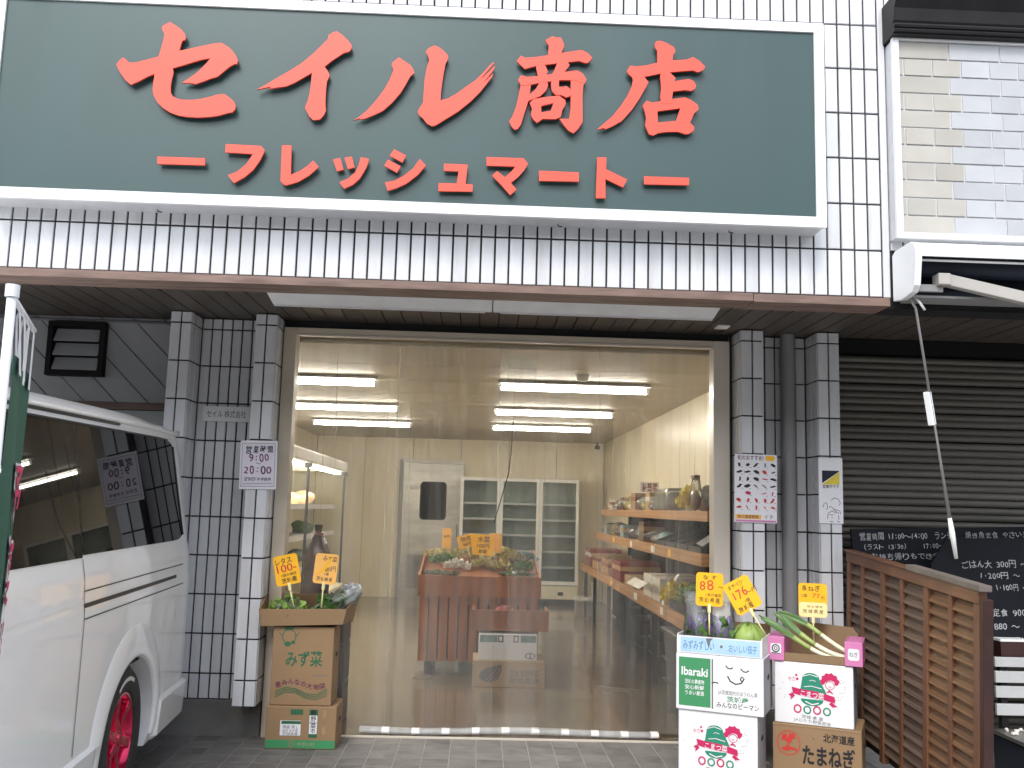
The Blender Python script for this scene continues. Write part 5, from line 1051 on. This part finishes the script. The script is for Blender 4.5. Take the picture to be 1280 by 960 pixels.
MB().poly([rect(0.254, 0.300, 0.088, 0.15)], -0.0016).obj('label', 'paper', t); MB().poly([rect(0.254, 0.300, 0.153, 0.192)], -0.0016).obj('label', 'paper', t)
letters([('鮮', 0.277, 0.21, 0.035, 0.01), ('野', 0.277, 0.172, 0.035, 0.01), ('菜', 0.277, 0.135, 0.035, 0.01), ('市', 0.277, 0.105, 0.03, 0.01)], -0.0022, 'lettering', 'ink_black', t)
MB().poly([rect(0.330, 0.350, 0.085, 0.222)], -0.001).obj('tape', 'goods_tan', t)
t = carton('vegetable_carton', 'tall brown carton printed in green by the left jamb', 'carton', (-1.192, 5.800, 0.245), 0, 0.360, 0.255, 0.452)
letters([('みず菜', 0.19, 0.268, 0.095, 0.02, 1, 0.215)], -0.001, 'lettering', 'ink_green', t)
lg = MB(); lg.poly([disc(0.095, 0.395, 0.042), disc(0.095, 0.395, 0.037)], -0.001)
lg.poly([[(0.06, 0.437), (0.08, 0.452), (0.10, 0.448), (0.125, 0.452), (0.118, 0.438), (0.09, 0.432)]], -0.0012)
lg.poly([stroke([(0.055, 0.40), (0.035, 0.418)], 0.004)], -0.0014); lg.poly([stroke([(0.135, 0.40), (0.155, 0.42)], 0.004)], -0.0014); lg.poly([disc(0.088, 0.352, 0.020, 0.014)], -0.0016); lg.poly([disc(0.12, 0.362, 0.012, 0.01)], -0.0018)
lg.obj('sprout_mark', 'ink_green', t)
arc = [('産', 0.045, 0.118, 15), ('み', 0.083, 0.130, 5), ('ん', 0.12, 0.138, 0), ('な', 0.157, 0.134, -10), ('の', 0.193, 0.123, -18), ('大', 0.230, 0.112, -15), ('地', 0.268, 0.108, 5), ('園', 0.305, 0.112, 10)]
letters([(c_, x, z, 0.036, 0.012, a) for c_, x, z, a in arc], -0.001, 'lettering', 'ink_purple', t)
wv = MB()
for k in range(4):
    wv.poly([stroke([(0.03, 0.045 + 0.012 * k), (0.09, 0.075 + 0.009 * k), (0.15, 0.072 + 0.008 * k), (0.21, 0.042 + 0.009 * k), (0.27, 0.033 + 0.010 * k), (0.335, 0.060 + 0.013 * k)], 0.0045)], -0.001 - 0.0001 * k)
wv.obj('wave_lines', 'ink_green', t)
MB().poly([rect(0.245, 0.34, 0.172, 0.176)], -0.001).obj('fine_print', 'ink_grey', t)
t = thing('open_tray', 'open brown cardboard tray of greens on the mizuna carton', 'tray', (-1.262, 5.775, 0.699))
MB().add([(0, 0, 0), (0.48, 0.0, 0.02), (0.50, -0.012, 0.112), (-0.012, -0.012, 0.100), (0.01, 0.006, 0), (0.47, 0.006, 0.02), (0.49, -0.006, 0.112), (-0.004, -0.006, 0.100)], [(0, 1, 2, 3), (7, 6, 5, 4), (0, 4, 5, 1), (1, 5, 6, 2), (2, 6, 7, 3), (3, 7, 4, 0)]).obj('front_wall', 'card', t)
MB().add([(0.48, 0.0, 0.02), (0.51, 0.28, 0.02), (0.535, 0.28, 0.172), (0.502, -0.012, 0.112), (0.474, 0.004, 0.02), (0.504, 0.28, 0.02), (0.529, 0.28, 0.172), (0.496, -0.008, 0.112)], [(0, 1, 2, 3), (7, 6, 5, 4), (0, 4, 5, 1), (1, 5, 6, 2), (2, 6, 7, 3), (3, 7, 4, 0)]).obj('side_wall', 'card', t)
MB().add([(0.0, 0.0, 0.0), (-0.02, 0.28, 0.0), (-0.035, 0.28, 0.165), (-0.014, -0.012, 0.10), (0.006, 0.004, 0.0), (-0.014, 0.28, 0.0), (-0.029, 0.28, 0.165), (-0.008, -0.008, 0.10)], [(3, 2, 1, 0), (4, 5, 6, 7), (1, 5, 4, 0), (2, 6, 5, 1), (3, 7, 6, 2), (0, 4, 7, 3)]).obj('side_wall', 'card', t)
bx(-0.01, 0.505, 0.281, 0.288, 0.0, 0.17).obj('back_wall', 'card_in', t); bx(0.01, 0.475, 0.008, 0.28, 0.022, 0.028).obj('bottom', 'card_in', t)
letters([('みずな 茨城産', 0.24, 0.052, 0.026, 0.004, 1.5, 0.20)], 0.0, 'lettering', 'ink_grey', t)
t.children[-1].location = (0, -0.0085, 0)
rr = random.Random(80)
t = thing('lettuce', 'frilly green lettuce at the left end of the cardboard tray', 'lettuce', (-1.135, 5.90, 0.728)); leafy(260, 0.085, 0.085, 0.105, 0.05, rr, 0.5).obj('leaves', 'lettuce', t); lump(0.09, 0.085, 0.12, rr, 20, 9, 0.14).obj('clear_bag', 'film', t, smooth=True)
t = thing('wrapped_greens', 'long bundle of greens in crinkled clear wrap in the cardboard tray', 'greens', (-0.89, 5.92, 0.775), rot=(0, R(-30), R(8)))
leafy(200, 0.15, 0.05, 0.05, 0.06, rr, 0.1).obj('leaves', 'greens', t)
def wrapf(u, v):
    a = 2 * math.pi * u; r_ = [0.02, 0.045, 0.055, 0.06, 0.068, 0.078, 0.07, 0.03][int(round(v * 7))] * (1 + 0.13 * math.sin(6 * a + 5 * v) + 0.09 * math.sin(11 * a - 8 * v)); return (-0.19 + 0.42 * v, r_ * math.cos(a), 0.025 + r_ * 0.8 * math.sin(a))
MB().grid(wrapf, 30, 8, True).obj('clear_wrap', 'film_milky', t, smooth=True)
leafy(60, 0.04, 0.05, 0.05, 0.045, rr, 0.1).obj('white_tips', 'flag_white', t, loc=(0.17, 0, 0.02))
TAG = 'yellow price cards on sticks'
card('yellow price card reading レタス 100 over the cardboard tray', (-1.128, 5.775, 1.030), 0.145, 0.178, (R(-4), R(-13), R(4)), 'yellow_card', {'ink_black': [('レタス', -0.012, 0.055, 0.042, 0.008, 4, 0.095), ('1個の値段', 0.008, -0.028, 0.018, 0.006, 3, 0.09), ('茨城産', 0.005, -0.060, 0.032, 0.012, 4, 0.09)], 'ink_red': [('100-', 0.0, 0.012, 0.062, 0.008, 3, 0.115)]}, pole=0.13, group=TAG)
card('orange price card with faded writing over the wrapped greens', (-0.902, 5.80, 1.040), 0.140, 0.178, (R(-4), R(4), R(-4)), 'amber_card', {'ink_black': [('みず菜', 0.02, 0.06, 0.035, 0.004, -3, 0.085), ('80円', 0.03, 0.0, 0.034, 0.002, 10), hand('茨城県産', 0.0, -0.060, 0.028, 0.008, 0.10, 711), ('1袋', 0.01, -0.03, 0.02, 0.004)]}, pole=0.14, group=TAG)
o = MB().poly([stroke([(-0.05, -0.035), (-0.015, -0.01), (0.01, 0.03), (0.035, 0.075)], [0.006, 0.02, 0.016, 0.006])], -0.0032).obj('brush_mark', 'yellow_card', [q for q in bpy.data.objects if q.get('label', '').startswith('orange price card with faded')][0])
# --- komatsuna emblem on the white cartons
def emblem(t, w, h, sc=1.0):
    cx, cz = w * 0.48, h * 0.56; k = sc
    P_ = lambda pts: [(cx + x * k, cz + z * k) for x, z in pts]
    a = MB(); a.poly([P_(disc(-0.005, 0.06, 0.045, 0.032, 20, 0, 180) + [(-0.06, 0.0), (0.07, 0.0)][::1])], -0.001); a.poly([P_([(-0.055, 0.035), (-0.02, 0.075), (0.03, 0.07), (0.02, 0.045), (0.065, 0.01), (0.075, -0.01), (-0.075, -0.004), (-0.03, 0.03)])], -0.0014)
    a.poly([P_(disc(0.0, -0.045, 0.058, 0.035, 24, 180, 360))], -0.0010); a.obj('emblem', 'ink_teal', t)
    for pts, w_ in (([(-0.045, 0.072), (-0.01, 0.084), (0.03, 0.074)], 0.004), ([(-0.04, 0.018), (0.0, 0.024), (0.05, 0.014)], 0.004), ([(-0.035, -0.058), (0.0, -0.072), (0.035, -0.062)], 0.006), ([(-0.012, 0.05), (0.0, 0.055), (0.02, 0.05)], 0.003)): MB().poly([P_(stroke(pts, w_))], -0.0024).obj('emblem_line', 'ink_white', t)
    MB().poly([P_([(-0.105, 0.012), (-0.06, 0.004), (0, 0.0), (0.06, -0.008), (0.115, -0.022), (0.118, -0.055), (0.06, -0.042), (0.0, -0.036), (-0.06, -0.030), (-0.098, -0.022)])], -0.002).obj('emblem_piece', 'ink_mag', t)
    MB().poly([P_([(-0.10, -0.018), (-0.122, -0.03), (-0.108, -0.04), (-0.112, -0.058), (-0.088, -0.034)])], -0.0018).obj('emblem_piece', 'ink_mag', t); MB().poly([P_([(0.10, -0.05), (0.13, -0.072), (0.105, -0.075), (0.118, -0.088), (0.085, -0.06)])], -0.0018).obj('emblem_piece', 'ink_mag', t)
    MB().poly([P_([(0.045, 0.045), (0.042, 0.058), (0.052, 0.066), (0.05, 0.08), (0.065, 0.086), (0.072, 0.098), (0.088, 0.095), (0.102, 0.101), (0.112, 0.09), (0.128, 0.087), (0.13, 0.072), (0.142, 0.062), (0.137, 0.048), (0.128, 0.038), (0.117, 0.04), (0.115, 0.055), (0.10, 0.062), (0.085, 0.06), (0.07, 0.05), (0.062, 0.038), (0.05, 0.036)])], -0.002).obj('emblem_piece', 'ink_mag', t)
    MB().poly([P_(disc(0.092, 0.035, 0.024, 0.022)), P_(disc(0.092, 0.035, 0.021, 0.019))], -0.0022).obj('emblem_piece', 'ink_mag', t)
    MB().poly([P_(stroke([(0.085, 0.03), (0.092, 0.026), (0.099, 0.03)], 0.003))], -0.0023).obj('emblem_piece', 'ink_mag', t)
    MB().poly([P_([(0.075, 0.02 - 0.02), (0.09, 0.012), (0.105, 0.0), (0.098, -0.006), (0.108, -0.006), (0.09, 0.0), (0.076, -0.004)])], -0.0024).obj('emblem_piece', 'ink_mag', t)
    for x, z in ((-0.08, 0.075), (0.0 - 0.075, 0.055)): MB().poly([P_(disc(x, z, 0.006))], -0.001).obj('emblem_piece', 'ink_mag', t)
    for x in (-0.075, 0.025): MB().poly([P_(disc(x, -0.10, 0.021, 0.023)), P_(disc(x, -0.10, 0.013, 0.015))], -0.001).obj('emblem_piece', 'ink_mag', t)
    for x in (-0.025, 0.075): MB().poly([P_(disc(x, -0.102, 0.021, 0.022)), P_(disc(x, -0.102, 0.013, 0.014))], -0.001).obj('emblem_piece', 'ink_teal', t)
    letters([('こまつ菜', cx + 0.002 * k, cz - 0.021 * k, 0.036 * k, 0.012, -4, 0.12 * k)], -0.0026, 'lettering', 'ink_white', t)
    letters([('やさい', cx - 0.095 * k, cz + 0.055 * k, 0.028 * k, 0.0, 8, 0.055 * k)], -0.001, 'lettering', 'ink_mag', t)
    letters([('茨城 県 産', cx, cz - 0.140 * k, 0.02 * k, 0.004, -3, 0.11 * k), ('JAひたち野菜部会', cx, cz - 0.162 * k, 0.02 * k, 0.0, -3, 0.19 * k)], -0.001, 'lettering', 'ink_grey', t)
    sp_ = MB(); r5 = random.Random(2)
    for q in range(26):
        x = r5.choice([-1, 1]) * r5.uniform(0.10, 0.17); z = r5.uniform(-0.07, 0.08); sp_.poly([P_(disc(x, z, 0.0022, None, 6))], -0.001)
    sp_.obj('dots', 'ink_grey', t)['kind'] = 'stuff'
PH = R(-25)
A1 = Vector((1.122, 5.345, 0)); ex = Vector((math.cos(PH), math.sin(PH), 0)); ey = Vector((-math.sin(PH), math.cos(PH), 0))
def at(o, x, y, z): return tuple(o + ex * x + ey * y + Vector((0, 0, z)))
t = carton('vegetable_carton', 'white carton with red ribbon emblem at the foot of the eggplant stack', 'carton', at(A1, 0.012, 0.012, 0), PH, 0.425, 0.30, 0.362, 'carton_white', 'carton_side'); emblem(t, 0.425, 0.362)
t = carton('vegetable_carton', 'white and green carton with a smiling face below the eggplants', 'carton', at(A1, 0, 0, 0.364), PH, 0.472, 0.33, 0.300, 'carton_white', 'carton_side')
MB().poly([rect(0.016, 0.190, 0.022, 0.280)], -0.001).obj('green_panel', 'ink_green2', t); MB().poly([rect(0.196, 0.204, 0.018, 0.280)], -0.001).obj('divider', 'ink_grey', t)
letters([('Ibaraki', 0.103, 0.205, 0.062, 0.022, -1, 0.145), ('茨城の農産物', 0.103, 0.152, 0.025, 0.012, 0, 0.105), ('安心新鮮', 0.103, 0.122, 0.025, 0.012, 0, 0.105), ('うまい産直', 0.103, 0.092, 0.025, 0.012, 0, 0.105)], -0.0016, 'lettering', 'ink_white', t)
fc = MB()
for pts, w_ in (([(0.272, 0.252), (0.282, 0.240), (0.298, 0.236), (0.310, 0.244)], 0.006), ([(0.352, 0.242), (0.365, 0.228), (0.382, 0.226), (0.396, 0.236)], 0.006), ([(0.282, 0.198), (0.296, 0.172), (0.325, 0.158), (0.355, 0.166), (0.370, 0.190), (0.360, 0.200), (0.350, 0.188), (0.356, 0.176)], 0.007), ([(0.196, 0.148), (0.208, 0.158), (0.226, 0.158), (0.232, 0.152)], 0.006)):
    MB().poly([stroke(pts, w_)], -0.001).obj('smile_mark', 'ink_black', t)
letters([('JA茨城旭村のほうれん草', 0.335, 0.108, 0.026, 0.004, 0, 0.21)], -0.001, 'lettering', 'ink_grey', t); letters([('茨城産', 0.335, 0.077, 0.032, 0.016, 0, 0.115)], -0.001, 'lettering', 'ink_green2', t); letters([('みんなのピーマン', 0.335, 0.044, 0.034, 0.008, 0, 0.225)], -0.001, 'lettering', 'ink_black', t)
t = thing('open_tray', 'open carton with pale blue front holding eggplants and a cabbage', 'tray', at(A1, 0.004, 0.0, 0.667), PH)
bx(0, 0.462, 0, 0.006, 0, 0.092).obj('front_wall', 'carton_white', t); MB().poly([rect(0.020, 0.452, 0.006, 0.086)], -0.001).obj('blue_band', 'pale_blue', t)
letters([('みずみずしい', 0.12, 0.045, 0.055, 0.006, 0, 0.17), ('おいしい茄子', 0.36, 0.042, 0.045, 0.004, 0, 0.15)], -0.0016, 'lettering', 'ink_blue', t); MB().poly([disc(0.245, 0.046, 0.008)], -0.0016).poly([[(0.16, 0.085), (0.20, 0.088), (0.185, 0.07), (0.175, 0.03), (0.168, 0.06)]], -0.0016).obj('logo', 'ink_grey', t)
bx(0, 0.006, 0.007, 0.32, 0, 0.10).obj('side_wall', 'carton_white', t); bx(0.456, 0.462, 0.007, 0.32, 0, 0.10).obj('side_wall', 'carton_white', t); bx(0, 0.462, 0.321, 0.327, 0, 0.15).obj('back_wall', 'card_in', t); bx(0.007, 0.455, 0.007, 0.32, 0.0, 0.006).obj('bottom', 'card_in', t)
def egg_bag(x, y, label, seed, hgt):
    t = thing('eggplant_bag', label, 'eggplants', at(A1, x, y, 0.690), PH, 'bags of eggplants'); rr = random.Random(seed)
    for k in range(4):
        a = rr.uniform(-0.5, 0.5); MB().tube([(-0.03 + 0.02 * k, -0.01, 0.05), (-0.035 + 0.024 * k + a * 0.03, -0.015, 0.105), (-0.03 + 0.022 * k + a * 0.05, -0.01, 0.155), (-0.03 + 0.022 * k + a * 0.055, 0, 0.175)], [0.016, 0.024, 0.016, 0.008], 8).obj('eggplant', 'eggplant', t, smooth=True)
    leafy(60, 0.055, 0.04, 0.16, 0.05, rr, 0.7).obj('leaves', 'greens', t)
    def fn(u, v):
        a = 2 * math.pi * u; q = [0.85, 1, 1.0, 0.95, 0.95, 0.9, 0.95, 1.05][int(round(v * 7))]; dy = [0.5, 1, 1, 0.9, 0.7, 0.45, 0.2, 0.05][int(round(v * 7))]
        return (0.083 * q * math.cos(a) * (1 + 0.05 * math.sin(7 * a + 6 * v)), 0.055 * dy * math.sin(a) * (1 + 0.12 * math.sin(5 * a + 9 * v)), hgt * v + 0.006 * math.sin(9 * a))
    MB().grid(fn, 30, 8, True).obj('clear_bag', 'film', t, smooth=True)
egg_bag(0.10, 0.12, 'taller clear bag of eggplants at the left of the blue fronted carton', 3, 0.30); egg_bag(0.225, 0.11, 'clear bag of eggplants in the middle of the blue fronted carton', 8, 0.26)
t = thing('cabbage', 'pale green cabbage at the right of the blue fronted carton', 'cabbage', at(A1, 0.372, 0.13, 0.674)); lump(0.084, 0.082, 0.155, random.Random(4), 32, 14, 0.025).obj('head', 'cabbage', t, smooth=True)
for k in range(5):
    a0 = k * 1.25 + 0.4
    MB().grid(lambda u, v: ((0.086 + 0.006 * v) * math.sin(0.5 + 1.5 * v) * math.cos(a0 + 1.1 * (u - 0.5)), (0.085 + 0.006 * v) * math.sin(0.5 + 1.5 * v) * math.sin(a0 + 1.1 * (u - 0.5)), 0.078 + (0.080 + 0.004 * v) * math.cos(0.5 + 1.5 * v) + 0.003 * math.sin(9 * u)), 9, 9).obj('outer_leaf', 'cabbage', t, smooth=True)
MB().poly([disc(0, 0, 0.03, 0.012)], 0).obj('sticker', 'paper', t, loc=(-0.03, -0.088, 0.045))
card('yellow price card reading 88 above the eggplants', at(A1, 0.175, 0.05, 1.012), 0.150, 0.182, (R(-4), R(1.5), PH + R(18)), 'yellow_card', {'ink_black': [hand('なす', 0.0, 0.066, 0.026, 0.010, 0.09, 1271), ('～', 0.06, 0.015, 0.03, 0.008), hand('1袋の値段', 0.02, -0.030, 0.022, 0.004, 0.09, 1272), hand('茨城県産', 0.0, -0.058, 0.028, 0.006, 0.12, 1273)], 'ink_red': [hand('88', -0.018, 0.022, 0.075, 0.002, 0.085, 1274)]}, pole=0.155, group=TAG)
card('tilted yellow price card reading 176 above the cabbage', at(A1, 0.355, 0.05, 0.992), 0.150, 0.182, (R(-6), R(-29), PH + R(18)), 'yellow_card', {'ink_black': [hand('キャベツ', -0.01, 0.064, 0.028, 0.008, 0.09, 1281), ('～円', 0.055, 0.0, 0.03, 0.004), ('1個', 0.01, -0.035, 0.022, 0.008), hand('茨城産', -0.015, -0.064, 0.032, 0.012, 0.09, 1282)], 'ink_red': [hand('176', -0.012, 0.014, 0.07, 0.008, 0.095, 1283)]}, pole=0.15, group=TAG)
# --- stack with the leeks
A2 = Vector((1.668, 5.350, 0))
t = carton('vegetable_carton', 'brown carton with a red round mark at the foot of the leek stack', 'carton', at(A2, -0.008, 0, 0), PH, 0.462, 0.35, 0.300, 'card')
MB().poly([rect(0.0, 0.462, 0.288, 0.292)], -0.001).obj('lid_line', 'card_in', t)
rm = MB(); rm.poly([disc(0.085, 0.200, 0.062, 0.066, 28), disc(0.085, 0.200, 0.057, 0.061, 28)], -0.001); rm.poly([[(0.045, 0.215), (0.055, 0.245), (0.075, 0.248), (0.078, 0.225), (0.09, 0.252), (0.115, 0.25), (0.122, 0.225), (0.105, 0.222), (0.10, 0.205), (0.085, 0.195), (0.068, 0.21)]], -0.0014); rm.poly([[(0.045, 0.168), (0.075, 0.185), (0.125, 0.176), (0.135, 0.16), (0.1, 0.166), (0.075, 0.155), (0.055, 0.162)]], -0.0014); rm.poly([stroke([(0.085, 0.2), (0.08, 0.18)], 0.008)], -0.0018); rm.obj('round_mark', 'ink_red', t)
letters([('北海道産', 0.345, 0.245, 0.048, 0.022, 0, 0.16), ('たまねぎ', 0.292, 0.150, 0.11, 0.03, 0, 0.27)], -0.001, 'lettering', 'ink_black', t); MB().poly([disc(0.215, 0.235, 0.003)], -0.001).obj('dot', 'ink_black', t)
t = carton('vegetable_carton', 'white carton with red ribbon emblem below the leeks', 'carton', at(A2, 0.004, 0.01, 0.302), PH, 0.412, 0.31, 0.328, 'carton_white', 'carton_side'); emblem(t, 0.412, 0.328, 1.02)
t = thing('open_carton', 'open brown carton with pink ends holding the leeks', 'carton', at(A2, -0.030, 0.01, 0.633), PH)
bx(0.03, 0.465, 0.0, 0.006, 0.0, 0.045).obj('front_wall', 'card_in', t); bx(0.03, 0.465, 0.007, 0.31, 0, 0.006).obj('bottom', 'card_in', t)
MB().poly([[(0.08, 0.0), (0.46, 0.0), (0.46, 0.13), (0.43, 0.172), (0.10, 0.192), (0.08, 0.172)]], 0.311, 0.317).obj('back_flap', 'card_in', t)
for x0, x1 in ((-0.004, 0.088), (0.405, 0.497)):
    MB().box(x0, x1, -0.012, -0.002, 0.0, 0.128).box(x0, x0 + 0.008, -0.001, 0.27, 0.0, 0.128).box(x1 - 0.008, x1, -0.001, 0.27, 0.0, 0.128).box(x0 + 0.009, x1 - 0.009, -0.001, 0.27, 0.121, 0.128).obj('pink_end', 'pink', t, bevel=0.004)
MB().poly([rrect(0.014, 0.072, 0.035, 0.092, 0.008)], -0.0132).obj('label', 'paper', t); MB().poly([rrect(0.422, 0.480, 0.032, 0.094, 0.012)], -0.0132).obj('label', 'paper', t)
MB().poly([disc(0.043, 0.066, 0.022), disc(0.043, 0.066, 0.016)], -0.0138).poly([disc(0.043, 0.066, 0.010), disc(0.043, 0.066, 0.006)], -0.0138).poly([rect(0.018, 0.068, 0.037, 0.042)], -0.0138).obj('logo', 'navy', t); letters([('ねぎ', 0.451, 0.064, 0.03, 0.004, 0, 0.045)], -0.0138, 'lettering', 'ink_grey', t)
def leek(pts, label, seed):
    t = thing('leek', label, 'leek', group='leeks in the pink ended carton'); P_ = [Vector(at(A2, *p)) for p in pts]
    def bez(q): return sum(((1, 4, 6, 4, 1)[i] * (1 - q) ** (4 - i) * q ** i * P_[i] for i in range(5)), Vector())
    n_ = 18; S = [bez(i / n_) for i in range(n_ + 1)]
    MB().tube(S[:9], [0.010] + [0.0125] * 8, 10).obj('white_stem', 'leek_white', t, smooth=True); MB().tube(S[8:13], [0.0125, 0.013, 0.0135, 0.0145, 0.015], 10).obj('pale_stem', 'leek_mid', t, smooth=True)
    rr = random.Random(seed)
    for k in range(3):
        dv = Vector((rr.uniform(-0.03, 0.03), rr.uniform(-0.02, 0.02), rr.uniform(-0.015, 0.035))); pts_ = [S[12 + j] + dv * (j / 6) ** 1.3 for j in range(7)]
        mb = MB(); wv_ = [0.012, 0.015, 0.017, 0.017, 0.015, 0.011, 0.003]
        for j, p in enumerate(pts_):
            d_ = (pts_[min(j + 1, 6)] - pts_[max(j - 1, 0)]).normalized(); sd_ = d_.cross(Vector((0, -1, 0.3 * (k - 1)))).normalized() * wv_[j]; mb.v += [tuple(p - sd_), tuple(p + Vector((0, -0.006, 0))), tuple(p + sd_)]
        mb.f = [f for j in range(6) for f in ((3 * j, 3 * j + 1, 3 * j + 4, 3 * j + 3), (3 * j + 1, 3 * j + 2, 3 * j + 5, 3 * j + 4))]
        mb.obj('green_blade', 'leek_green', t, smooth=True)
leek([(0.385, 0.030, 0.658), (0.27, 0.04, 0.655), (0.17, 0.05, 0.70), (0.08, 0.05, 0.79), (-0.06, 0.04, 0.845)], 'lowest leek lying across the pink ended carton', 1)
leek([(0.39, 0.045, 0.672), (0.29, 0.06, 0.675), (0.19, 0.08, 0.73), (0.11, 0.08, 0.80), (0.02, 0.08, 0.862)], 'middle leek lying across the pink ended carton', 2)
leek([(0.40, 0.075, 0.690), (0.31, 0.12, 0.72), (0.22, 0.15, 0.79), (0.15, 0.15, 0.85), (0.03, 0.14, 0.885)], 'topmost leek leaning on the back flap of its carton', 3)
card('yellow and cream price card above the leeks', at(A2, 0.195, 0.20, 0.955), 0.158, 0.190, (R(-4), R(0.5), PH + R(14)), 'yellow_card', {'ink_black': [hand('長ねぎ', -0.01, 0.066, 0.036, 0.006, 0.11, 1591), ('1本', -0.045, 0.025, 0.025, 0.002), ('円', 0.055, 0.015, 0.02, 0.004), hand('茨城県産', 0.0, -0.062, 0.026, 0.006, 0.12, 1592), hand('税込価格', 0.01, -0.035, 0.014, 0.002, 0.09, 1593)], 'ink_red': [hand('77', 0.018, 0.024, 0.034, 0.002, 0.045, 1594)]}, pole=0.16, low=-0.012, group=TAG)
